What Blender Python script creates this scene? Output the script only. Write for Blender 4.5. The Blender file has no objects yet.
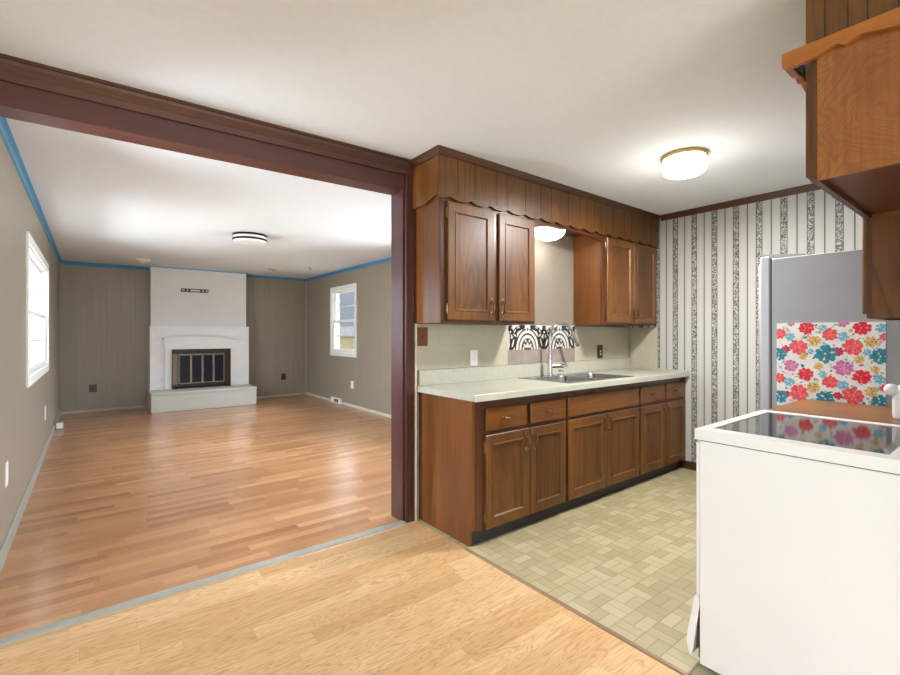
import bpy, math, random
from math import sin, cos, pi, radians
random.seed(4)
S = bpy.context.scene
COL = S.collection

# ------------------------------------------------------------------ camera
YAW = 0.6655
cam_data = bpy.data.cameras.new('camera')
cam_data.sensor_width = 36.0
cam_data.lens = 457.4 / 900 * 36.0
cam_data.shift_y = -3.1 / 900
cam_data.clip_start = 0.02
cam = bpy.data.objects.new('camera', cam_data)
cam.location = (0, 0, 1.2676)
cam.rotation_euler = (pi / 2, 0, -YAW)
COL.objects.link(cam)
S.camera = cam

# ------------------------------------------------------------------ view, world, daylight
S.view_settings.view_transform = 'Standard'
S.view_settings.look = 'None'
S.view_settings.gamma = 1
S.view_settings.use_curve_mapping = False
S.view_settings.exposure = 0.50

W = bpy.data.worlds.new('sky'); S.world = W; W.use_nodes = True
nt = W.node_tree; nt.nodes.clear()
out = nt.nodes.new('ShaderNodeOutputWorld'); bg = nt.nodes.new('ShaderNodeBackground')
tc = nt.nodes.new('ShaderNodeTexCoord'); sep = nt.nodes.new('ShaderNodeSeparateXYZ')
nz = nt.nodes.new('ShaderNodeTexNoise'); nz.inputs['Scale'].default_value = 9; nz.inputs['Detail'].default_value = 4
cr = nt.nodes.new('ShaderNodeValToRGB')
cr.color_ramp.elements[0].position = 0.42; cr.color_ramp.elements[0].color = (0.56, 0.65, 0.80, 1)
cr.color_ramp.elements[1].position = 0.62; cr.color_ramp.elements[1].color = (0.78, 0.82, 0.88, 1)
nt.links.new(tc.outputs['Generated'], nz.inputs['Vector'])
nt.links.new(nz.outputs['Fac'], cr.inputs['Fac'])
nt.links.new(cr.outputs['Color'], bg.inputs['Color'])
# overcast sky: the dome is several times brighter than its rim at the horizon
nt.links.new(tc.outputs['Generated'], sep.inputs[0])
mr = nt.nodes.new('ShaderNodeMapRange'); mr.interpolation_type = 'SMOOTHSTEP'
mr.inputs['From Min'].default_value = 0.08; mr.inputs['From Max'].default_value = 0.30
mr.inputs['To Min'].default_value = 1.35; mr.inputs['To Max'].default_value = 9.0
nt.links.new(sep.outputs['Z'], mr.inputs['Value']); nt.links.new(mr.outputs['Result'], bg.inputs['Strength'])
nt.links.new(bg.outputs['Background'], out.inputs['Surface'])

def area_light(name, loc, rot, sx, sy, power, color=(1, 1, 1), spread=None):
    d = bpy.data.lights.new(name, 'AREA'); d.shape = 'RECTANGLE'; d.size = sx; d.size_y = sy
    d.energy = power; d.color = color
    if spread: d.spread = radians(spread)
    o = bpy.data.objects.new(name, d); o.location = loc; o.rotation_euler = rot; COL.objects.link(o); return o
# lamps added outside to strengthen daylight; only left and right windows are seen
SKY_TINT = (0.80, 0.905, 1.0)
area_light('fill_lamp_dining_left', (-0.60, -1.40, 1.15), (0, -pi / 2 + .3, 0), 1.9, 1.7, 9, SKY_TINT)  # added fill behind the camera, at an invented patio door
area_light('fill_lamp_dining_rear', (0.70, -3.25, 1.50), (pi / 2 - .1, 0, 0), 1.8, 1.25, 95, SKY_TINT)  # added fill from behind, its rear window is invented too
area_light('fill_lamp_unseen_right', (4.10, 4.30, 1.6), (0, pi / 2 - .45, 0), 1.3, 1.9, 200, SKY_TINT)  # added fill at a made-up opening hidden behind the sink wall
area_light('fill_lamp_unseen_left', (-0.75, 3.02, 1.55), (0, -pi / 2 + .3, -.35), 1.2, 0.6, 105, SKY_TINT)  # added fill at a made-up opening just out of view
area_light('daylight_left_window', (-1.00, 5.88, 1.55), (0, -pi / 2 + .6, 0), 1.5, 2.5, 190, SKY_TINT)
area_light('daylight_right_window', (4.80, 7.80, 2.55), (0, pi / 2 - .70, 0), 1.2, 1.4, 230, SKY_TINT)

# ------------------------------------------------------------------ colour + material helpers
def lin(c):
    r = []
    for v in c:
        v = v / 255.0
        r.append(v / 12.92 if v <= 0.04045 else ((v + 0.055) / 1.055) ** 2.4)
    return (r[0], r[1], r[2], 1)

class NT:
    def __init__(s, name):
        s.m = bpy.data.materials.new(name); s.m.use_nodes = True
        s.t = s.m.node_tree; s.b = s.t.nodes['Principled BSDF']
        s.out = s.t.nodes['Material Output']
    def n(s, kind, **kw):
        nd = s.t.nodes.new('ShaderNode' + kind)
        for k, v in kw.items():
            setattr(nd, k, v)
        return nd
    def l(s, a, b): s.t.links.new(a, b)
    def val(s, sock, v):
        if hasattr(v, 'is_linked') or hasattr(v, 'links'): s.l(v, sock)
        else: sock.default_value = v
    def math(s, op, a, b=None, c=None):
        nd = s.n('Math', operation=op)
        s.val(nd.inputs[0], a)
        if b is not None: s.val(nd.inputs[1], b)
        if c is not None: s.val(nd.inputs[2], c)
        return nd.outputs[0]
    def mix(s, f, a, b, blend='MIX'):
        nd = s.n('MixRGB', blend_type=blend)
        s.val(nd.inputs[0], f); s.val(nd.inputs[1], a); s.val(nd.inputs[2], b)
        return nd.outputs[0]
    def ramp(s, f, stops):
        nd = s.n('ValToRGB'); e = nd.color_ramp.elements
        while len(e) < len(stops): e.new(0.5)
        for i, (p, c) in enumerate(stops):
            e[i].position = p; e[i].color = c
        s.val(nd.inputs[0], f); return nd.outputs[0]
    def pos(s):
        return s.n('NewGeometry').outputs['Position']
    def obj(s):
        return s.n('TexCoord').outputs['Object']
    def mapping(s, v, scale=(1, 1, 1), loc=(0, 0, 0), rot=(0, 0, 0)):
        nd = s.n('Mapping'); s.l(v, nd.inputs['Vector'])
        nd.inputs['Scale'].default_value = scale; nd.inputs['Location'].default_value = loc
        nd.inputs['Rotation'].default_value = rot
        return nd.outputs[0]
    def noise(s, v, scale, detail=4, rough=0.5, dist=0.0):
        nd = s.n('TexNoise'); s.l(v, nd.inputs['Vector'])
        nd.inputs['Scale'].default_value = scale; nd.inputs['Detail'].default_value = detail
        nd.inputs['Roughness'].default_value = rough; nd.inputs['Distortion'].default_value = dist
        return nd.outputs['Fac']
    def bump(s, h, strength=0.3, dist=0.002):
        nd = s.n('Bump'); nd.inputs['Strength'].default_value = strength; nd.inputs['Distance'].default_value = dist
        s.l(h, nd.inputs['Height']); s.l(nd.outputs[0], s.b.inputs['Normal'])
    def base(s, c): s.val(s.b.inputs['Base Color'], c)
    def rough(s, r): s.val(s.b.inputs['Roughness'], r)
    def sep(s, v):
        nd = s.n('SeparateXYZ'); s.l(v, nd.inputs[0]); return nd.outputs
    def comb(s, x, y, z):
        nd = s.n('CombineXYZ')
        for i, q in enumerate((x, y, z)): s.val(nd.inputs[i], q)
        return nd.outputs[0]

def plain(name, rgb, rough=0.5, metal=0.0, var=0.04, scale=8, bump=0.0, coat=0.0, spec=None):
    t = NT(name); c = lin(rgb)
    f = t.noise(t.obj(), scale, 3)
    a = tuple(min(1, x * (1 - var)) for x in c[:3]) + (1,)
    b = tuple(min(1, x * (1 + var)) for x in c[:3]) + (1,)
    t.base(t.ramp(f, [(0.3, a), (0.7, b)])); t.rough(rough)
    t.b.inputs['Metallic'].default_value = metal
    if coat: t.b.inputs['Coat Weight'].default_value = coat
    if spec is not None: t.b.inputs['Specular IOR Level'].default_value = spec
    if bump: t.bump(t.noise(t.obj(), scale * 12, 3), bump, 0.002)
    return t.m

def wood(name, dark, light, axis='z', rough=0.32, figure=0.35, fine=1.0, rings=7, scale=1.6, coat=0.05):
    """stained timber: stretched pores, contour figure and slow tone drift"""
    t = NT(name); p = t.pos()
    st = {'x': (0.16, 1, 1), 'y': (1, 0.16, 1), 'z': (1, 1, 0.16), 'figure': (1, .8, .75)}[axis]
    st2 = {'x': (2, 70, 70), 'y': (70, 2, 70), 'z': (70, 70, 2), 'figure': (70, 70, 4)}[axis]
    m = t.mapping(p, st)
    fig = t.noise(m, scale * 3, 3 if axis == 'figure' else 2, 0.45, 0.9 if axis == 'figure' else 0.6)
    ring = t.math('FRACT', t.math('MULTIPLY', fig, rings))
    ring = t.math('ABSOLUTE', t.math('SUBTRACT', t.math('MULTIPLY', ring, 2), 1))
    ring = t.math('POWER', ring, 2.5)
    pores = t.noise(t.mapping(p, st2), 1.5 * fine, 3, 0.6)
    slow = t.noise(m, 3.5, 2)
    d, l = lin(dark), lin(light)
    c = t.ramp(t.math('ADD', t.math('MULTIPLY', slow, 0.6), t.math('MULTIPLY', pores, 0.4)), [(0.32, d), (0.66, l)])
    c = t.mix(t.math('MULTIPLY', ring, figure), c, tuple(x * 0.45 for x in d[:3]) + (1,))
    t.base(c); t.rough(t.math('ADD', t.math('MULTIPLY', pores, 0.12), rough - 0.06))
    t.b.inputs['Coat Weight'].default_value = coat; t.b.inputs['Coat Roughness'].default_value = 0.25
    t.bump(pores, 0.12, 0.001)
    return t.m

M = {}
M['ceiling'] = plain('ceiling_paint', (226, 229, 232), 0.9, var=0.015, scale=30)
M['white_paint'] = plain('white_trim_paint', (232, 231, 228), 0.45, var=0.01)
M['brick_white'] = None
M['door_wood'] = wood('door_oak', (74, 41, 11), (128, 80, 27), 'z', 0.42, 0.30, 1.0, 6, 1.5)
M['panel_wood'] = wood('door_panel_oak', (72, 39, 10), (120, 73, 23), 'z', 0.42, 0.55, 1.0, 8, 1.6)
M['frame_wood'] = wood('face_frame_oak', (58, 31, 14), (92, 52, 25), 'z', 0.33, 0.25)
M['end_wood'] = wood('end_panel_birch', (78, 42, 15), (136, 82, 34), 'z', 0.32, 0.16, 0.8, 5, 1.2)
M['drawer_wood'] = wood('drawer_oak', (86, 48, 14), (129, 79, 28), 'x', 0.30, 0.28)
M['fascia_wood'] = wood('fascia_plank_oak', (72, 42, 10), (114, 71, 20), 'z', 0.38, 0.40, 1.0, 8, 1.8)
M['crown_wood'] = wood('crown_moulding_wood', (58, 28, 12), (92, 50, 22), 'x', 0.5, 0.1, coat=0)
M['crown_wood_y'] = wood('crown_moulding_wood_y', (58, 28, 12), (92, 50, 22), 'y', 0.5, 0.1, coat=0)
M['beam_paint'] = wood('beam_stained_wood', (66, 33, 26), (90, 50, 41), 'x', 0.38, 0.10, 0.8)
M['post_paint'] = wood('jamb_stained_wood', (64, 36, 36), (86, 50, 50), 'z', 0.36, 0.06, 0.8)
M['casing_dark'] = wood('casing_dark_wood', (52, 26, 18), (84, 46, 32), 'z', 0.36, 0.1)
M['figured_end'] = wood('figured_plywood', (126, 75, 32), (162, 104, 52), 'figure', 0.36, 0.36, 0.8, 30, 1.5)
M['figured_light'] = wood('valance_oak', (146, 84, 28), (178, 112, 44), 'y', 0.33, 0.15)
M['underside'] = wood('cabinet_underside', (76, 42, 28), (104, 62, 40), 'x', 0.4, 0.1)
M['butcher'] = wood('brown_worktop_wood', (100, 64, 26), (138, 92, 42), 'y', 0.35, 0.25)
M['toe'] = plain('toe_kick_black', (38, 34, 34), 0.5, var=0.15)
M['dark_gap'] = plain('cabinet_shadow_paint', (40, 22, 16), 0.7)
M['brass'] = plain('antique_brass', (134, 106, 76), 0.32, 1.0, 0.2, 60)
M['brass_bright'] = plain('polished_brass', (196, 170, 96), 0.25, 1.0)
M['chrome'] = plain('chrome', (215, 215, 220), 0.12, 1.0, 0.02)
M['laminate'] = None
M['enamel'] = plain('white_enamel', (224, 224, 223), 0.28, var=0.006, coat=0.2)
M['plastic_white'] = plain('white_plastic', (236, 234, 230), 0.4, var=0.01)
M['plastic_brown'] = plain('brown_plastic', (62, 40, 26), 0.4)
M['plate_wood'] = wood('wooden_wall_plate', (88, 50, 18), (118, 72, 30), 'z', 0.4, 0.2)
M['plastic_black'] = plain('black_plastic', (26, 26, 28), 0.4)
M['black_metal'] = plain('black_metal', (24, 23, 23), 0.4, 0.6)
M['bronze'] = plain('aged_bronze', (112, 98, 82), 0.38, 0.75, 0.1, 30)
M['bronze_dark'] = plain('dark_bronze', (66, 54, 42), 0.42, 0.7, 0.1, 30)
M['bronze_light'] = plain('light_bronze', (150, 140, 128), 0.35, 0.7, 0.08, 30)
M['grey_plank'] = plain('grey_strip', (150, 138, 128), 0.55, var=0.12, scale=12)
M['tape'] = plain('blue_painters_tape', (68, 130, 168), 0.6, var=0.08, scale=14)
M['tape_light'] = plain('light_blue_tape', (120, 180, 214), 0.6, var=0.05, scale=14)
M['fridge_side'] = plain('grey_fridge_side', (158, 162, 167), 0.36, 0.1, 0.04, 4)
M['fridge_door'] = plain('steel_door_edge', (184, 187, 194), 0.30, 0.15, 0.03, 4)
M['dark_gray'] = plain('dark_grey_plastic', (72, 74, 78), 0.5)
M['cord'] = plain('beige_cord', (150, 138, 116), 0.6)
M['threshold'] = plain('grey_floor_strip', (162, 160, 150), 0.45, var=0.06, scale=20)
M['oak_strip'] = wood('brown_transition_strip', (112, 84, 56), (166, 138, 106), 'y', 0.4, 0.1)
M['register'] = plain('register_metal', (150, 150, 150), 0.35, 0.7)
M['grass'] = plain('lawn_grass', (150, 146, 100), 0.9, var=0.25, scale=1.2)
M['siding'] = plain('tan_siding', (178, 164, 132), 0.9, var=0.05)
M['roof'] = plain('roof_shingle', (120, 116, 112), 0.9, var=0.1)

def emis(name, rgb, strength):
    t = NT(name); t.base(lin(rgb))
    t.b.inputs['Emission Color'].default_value = lin(rgb); t.b.inputs['Emission Strength'].default_value = strength
    f = t.noise(t.obj(), 5, 2)
    t.rough(t.math('ADD', 0.3, t.math('MULTIPLY', f, 0.05)))
    return t.m
M['lamp_glass'] = emis('lit_opal_glass', (255, 250, 240), 1.6)
M['lamp_glass_off'] = plain('frosted_diffuser', (236, 236, 234), 0.4, var=0.01)

def glass_pane(name):
    t = NT(name)
    tr = t.n('BsdfTransparent'); gl = t.n('BsdfGlossy'); gl.inputs['Roughness'].default_value = 0.02
    mx = t.n('MixShader'); fr = t.n('Fresnel'); fr.inputs['IOR'].default_value = 1.3
    t.l(t.math('MULTIPLY', fr.outputs[0], 0.8), mx.inputs[0]); t.l(tr.outputs[0], mx.inputs[1]); t.l(gl.outputs[0], mx.inputs[2])
    t.l(mx.outputs[0], t.out.inputs['Surface'])
    return t.m
M['glass'] = glass_pane('window_glass')

def black_glass(name, rgb, rough):
    t = NT(name); f = t.noise(t.obj(), 18, 3)
    t.base(t.mix(f, lin(rgb), lin(tuple(min(255, c + 14) for c in rgb)))); t.rough(rough)
    t.b.inputs['Specular IOR Level'].default_value = 0.7
    return t.m
M['fire_glass'] = black_glass('smoked_glass', (14, 20, 36), 0.12)

def cooktop_glass():
    t = NT('ceramic_cooktop_glass')
    x, y, z = t.sep(t.pos())
    spots = [(2.02, 0.60, 0.085), (2.02, 0.37, 0.105), (2.32, 0.60, 0.105), (2.32, 0.37, 0.08)]
    tot = None
    for cx, cy, r in spots:
        d = t.math('SQRT', t.math('ADD', t.math('POWER', t.math('SUBTRACT', x, cx), 2), t.math('POWER', t.math('SUBTRACT', y, cy), 2)))
        k = t.math('LESS_THAN', t.math('ABSOLUTE', t.math('SUBTRACT', d, r)), 0.0025)
        tot = k if tot is None else t.math('MAXIMUM', tot, k)
    fl = t.math('GREATER_THAN', t.noise(t.mapping(t.pos(), (260, 260, 260)), 1, 1), 0.62)
    c = t.mix(t.math('MULTIPLY', fl, 0.4), (0.012, 0.014, 0.016, 1), (0.06, 0.06, 0.06, 1))
    c = t.mix(t.math('MULTIPLY', tot, 0.5), c, (0.2, 0.2, 0.2, 1))
    t.base(c); t.rough(0.07); t.b.inputs['Specular IOR Level'].default_value = 0.9
    return t.m
M['cooktop'] = cooktop_glass()

def stainless():
    t = NT('brushed_stainless'); f = t.noise(t.mapping(t.pos(), (4, 160, 160)), 1.5, 2)
    t.base(t.ramp(f, [(0.3, (0.30, 0.31, 0.32, 1)), (0.7, (0.42, 0.43, 0.44, 1))])); t.b.inputs['Metallic'].default_value = 1; t.rough(0.24)
    return t.m
M['steel'] = stainless()

def laminate():
    t = NT('speckled_laminate'); p = t.pos()
    a = t.noise(p, 260, 2); b = t.noise(p, 6, 3)
    c = t.ramp(a, [(0.38, lin((164, 163, 148))), (0.62, lin((192, 192, 180)))])
    c = t.mix(t.math('MULTIPLY', b, 0.12), c, lin((200, 196, 168)))
    t.base(c); t.rough(0.28)
    return t.m
M['laminate'] = laminate()

def backsplash():
    t = NT('beige_tileboard'); x, y, z = t.sep(t.pos())
    gx = t.math('LESS_THAN', t.math('FRACT', t.math('DIVIDE', t.math('ADD', x, y), 0.108)), 0.03)
    gz = t.math('LESS_THAN', t.math('FRACT', t.math('DIVIDE', z, 0.108)), 0.03)
    g = t.math('MAXIMUM', gx, gz)
    n = t.noise(t.pos(), 14, 3)
    c = t.mix(n, lin((176, 170, 148)), lin((190, 184, 163)))
    c = t.mix(t.math('MULTIPLY', g, 0.22), c, lin((140, 134, 110)))
    t.base(c); t.rough(0.34); t.bump(t.math('SUBTRACT', 1, g), 0.2, 0.001)
    return t.m
M['tileboard'] = backsplash()

def panelling(name, rgb, axis, w=0.2, strength=0.25):
    """painted sheet panelling: irregular vertical grooves"""
    t = NT(name); xyz = t.sep(t.pos()); u = xyz[0] if axis == 'x' else xyz[1]
    q = t.math('DIVIDE', u, w * 2)
    fr = t.math('FRACT', q)
    g = None
    for c0 in (0.0, 0.31, 0.48, 0.83):
        k = t.math('LESS_THAN', t.math('ABSOLUTE', t.math('SUBTRACT', fr, c0 + 0.02)), 0.009)
        g = k if g is None else t.math('MAXIMUM', g, k)
    n = t.noise(t.mapping(t.pos(), (9, 9, 0.7)), 2.5, 3)
    c = lin(rgb); d = tuple(v * 0.86 for v in c[:3]) + (1,)
    col = t.mix(n, d, tuple(min(1, v * 1.1) for v in c[:3]) + (1,))
    col = t.mix(t.math('MULTIPLY', g, strength), col, tuple(v * 0.45 for v in c[:3]) + (1,))
    t.base(col); t.rough(0.42); t.bump(t.math('SUBTRACT', 1, g), 0.5, 0.003)
    return t.m
M['taupe_x'] = panelling('taupe_panelling_back', (146, 134, 117), 'x')
M['taupe_y'] = panelling('taupe_panelling_side', (148, 137, 120), 'y')
M['taupe'] = plain('taupe_wall_paint', (132, 125, 114), 0.34, var=0.03)
M['dining_paint'] = plain('dining_wall_paint', (222, 219, 212), 0.7, var=0.02)

def painted_brick(name, rgb):
    t = NT(name); p = t.pos(); x, y, z = t.sep(p)
    b = t.n('TexBrick'); t.l(t.comb(t.math('ADD', x, y), z, 0), b.inputs['Vector'])
    b.inputs['Scale'].default_value = 1; b.inputs['Brick Width'].default_value = 0.21; b.inputs['Row Height'].default_value = 0.072
    b.inputs['Mortar Size'].default_value = 0.004; b.inputs['Mortar Smooth'].default_value = 0.4
    c = lin(rgb)
    b.inputs['Color1'].default_value = c; b.inputs['Color2'].default_value = tuple(v * 0.95 for v in c[:3]) + (1,)
    b.inputs['Mortar'].default_value = tuple(v * 0.95 for v in c[:3]) + (1,)
    t.l(b.outputs['Color'], t.b.inputs['Base Color']); t.rough(0.6)
    t.bump(t.math('SUBTRACT', 1, b.outputs['Fac']), 0.15, 0.002)
    return t.m
M['brick_white'] = painted_brick('white_painted_brick', (238, 237, 236))
M['brick_grey'] = painted_brick('grey_painted_brick', (204, 202, 193))
M['plaster_white'] = plain('white_painted_board', (226, 224, 223), 0.6, var=0.01)

def plank_floor(name, tones, row, length, grain_dark, rough, cath, gap=(0.2, 0.1, 0.04, 1), seam=0.35):
    t = NT(name); p = t.pos(); x, y, z = t.sep(p)
    r = t.math('FLOOR', t.math('DIVIDE', y, row))
    wn = t.n('TexWhiteNoise', noise_dimensions='1D'); t.l(r, wn.inputs['W'])
    xs = t.math('ADD', t.math('DIVIDE', x, length), t.math('MULTIPLY', wn.outputs['Value'], 7.3))
    cell = t.math('FLOOR', xs)
    w2 = t.n('TexWhiteNoise', noise_dimensions='2D'); t.l(t.comb(cell, r, 0), w2.inputs['Vector'])
    rnd = w2.outputs['Value']
    base = t.ramp(rnd, [(i / (len(tones) - 1), lin(c)) for i, c in enumerate(tones)])
    off = t.math('MULTIPLY', rnd, 37)
    gv = t.comb(t.math('ADD', x, off), t.math('ADD', y, off), 0)
    pores = t.noise(t.mapping(gv, (5, 130, 1)), 1.3, 4, 0.6)
    fig = t.noise(t.mapping(gv, (1.6, 11, 1)), 1.6, 2, 0.5, 0.8)
    ring = t.math('ABSOLUTE', t.math('SUBTRACT', t.math('MULTIPLY', t.math('FRACT', t.math('MULTIPLY', fig, 11)), 2), 1))
    ring = t.math('POWER', ring, 3)
    c = t.mix(t.math('MULTIPLY', t.ramp(pores, [(0.42, (0, 0, 0, 1)), (0.66, (1, 1, 1, 1))]), 0.35), base, lin(grain_dark))
    c = t.mix(t.math('MULTIPLY', ring, cath), c, lin(grain_dark))
    fy = t.math('FRACT', t.math('DIVIDE', y, row)); fx = t.math('FRACT', xs)
    sy = t.math('LESS_THAN', fy, 0.0012 / row * 1.4); sx = t.math('LESS_THAN', fx, 0.0012 / length * 1.4)
    sm = t.math('MULTIPLY', t.math('MAXIMUM', sx, sy), seam)
    c = t.mix(sm, c, gap)
    t.base(c); t.rough(t.math('ADD', rough, t.math('MULTIPLY', pores, 0.10)))
    t.bump(pores, 0.03, 0.0006)
    return t.m
M['lr_floor'] = plank_floor('living_room_laminate', [(160, 108, 70), (186, 132, 88), (200, 148, 104), (178, 124, 82), (214, 164, 118)], 0.066, 0.52, (138, 92, 56), 0.25, 0.25)
b_ = M['lr_floor'].node_tree.nodes['Principled BSDF']; b_.inputs['Coat Weight'].default_value = 0.6; b_.inputs['Coat Roughness'].default_value = 0.20
M['dining_floor'] = plank_floor('dining_oak_laminate', [(202, 162, 112), (216, 178, 128), (228, 193, 146), (210, 170, 120)], 0.095, 0.78, (166, 116, 70), 0.34, 0.55, seam=0.3)

def vinyl_floor():
    t = NT('parquet_vinyl_sheet'); x, y, z = t.sep(t.pos()); s = 0.113
    X = t.math('DIVIDE', t.math('SUBTRACT', x, 1.745), s); Y = t.math('DIVIDE', y, s)
    cx, cy = t.math('FLOOR', X), t.math('FLOOR', Y)
    par = t.math('MODULO', t.math('ADD', cx, cy), 2)
    fx, fy = t.math('FRACT', X), t.math('FRACT', Y)
    def sel(a, b):  # par ? a : b
        return t.math('ADD', t.math('MULTIPLY', par, a), t.math('MULTIPLY', t.math('SUBTRACT', 1, par), b))
    a = sel(fx, fy); b = sel(fy, fx)          # a: across the pair, b: along
    half = t.math('FLOOR', t.math('MULTIPLY', a, 2))
    fa = t.math('FRACT', t.math('MULTIPLY', a, 2))
    e1 = t.math('MINIMUM', fa, t.math('SUBTRACT', 1, fa)); e2 = t.math('MINIMUM', b, t.math('SUBTRACT', 1, b))
    g = t.math('MAXIMUM', t.math('LESS_THAN', e1, 0.045), t.math('LESS_THAN', e2, 0.022))
    wn = t.n('TexWhiteNoise', noise_dimensions='3D'); t.l(t.comb(cx, cy, half), wn.inputs['Vector'])
    c = t.ramp(wn.outputs['Value'], [(0.0, lin((166, 154, 120))), (0.5, lin((176, 165, 130))), (1.0, lin((190, 181, 148)))])
    n = t.noise(t.pos(), 40, 4)
    c = t.mix(t.math('MULTIPLY', n, 0.25), c, lin((150, 140, 104)))
    c = t.mix(t.math('MULTIPLY', g, 0.6), c, lin((128, 118, 86)))
    t.base(c); t.rough(0.42); t.bump(t.math('SUBTRACT', 1, g), 0.2, 0.001)
    return t.m
M['vinyl'] = vinyl_floor()

def wallpaper():
    t = NT('striped_wallpaper'); x, y, z = t.sep(t.pos()); P = 0.1755
    f = t.math('FRACT', t.math('DIVIDE', t.math('ADD', t.math('SUBTRACT', 2.301, y), P * 10.5), P))   # band centre at 0.5
    d = t.math('MULTIPLY', t.math('ABSOLUTE', t.math('SUBTRACT', f, 0.5)), P)
    band = t.math('LESS_THAN', d, 0.021)
    edge = t.math('MULTIPLY', t.math('GREATER_THAN', d, 0.0195), t.math('LESS_THAN', d, 0.025))
    line = t.math('GREATER_THAN', d, P / 2 - 0.0042)
    thin = t.math('MULTIPLY', t.math('GREATER_THAN', d, P / 2 - 0.014), t.math('LESS_THAN', d, P / 2 - 0.0115))
    m = t.mapping(t.pos(), (1, 1, 0.8))
    n = t.noise(m, 85, 2, 0.5, 1.5)
    leaf = t.math('GREATER_THAN', n, 0.48)
    n2 = t.noise(t.pos(), 90, 2)
    bgc = t.mix(t.noise(t.mapping(t.pos(), (1, 60, 1)), 3, 2), lin((182, 182, 176)), lin((194, 194, 189)))
    c = t.mix(t.math('MULTIPLY', t.math('MULTIPLY', band, leaf), 0.92), bgc, lin((74, 68, 62)))
    c = t.mix(t.math('MULTIPLY', edge, 0.85), c, lin((64, 58, 52)))
    c = t.mix(t.math('MULTIPLY', line, 0.9), c, lin((52, 48, 44)))
    c = t.mix(t.math('MULTIPLY', thin, 0.25), c, lin((120, 114, 104)))
    t.base(c); t.rough(0.6)
    return t.m
M['wallpaper'] = wallpaper()

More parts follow.
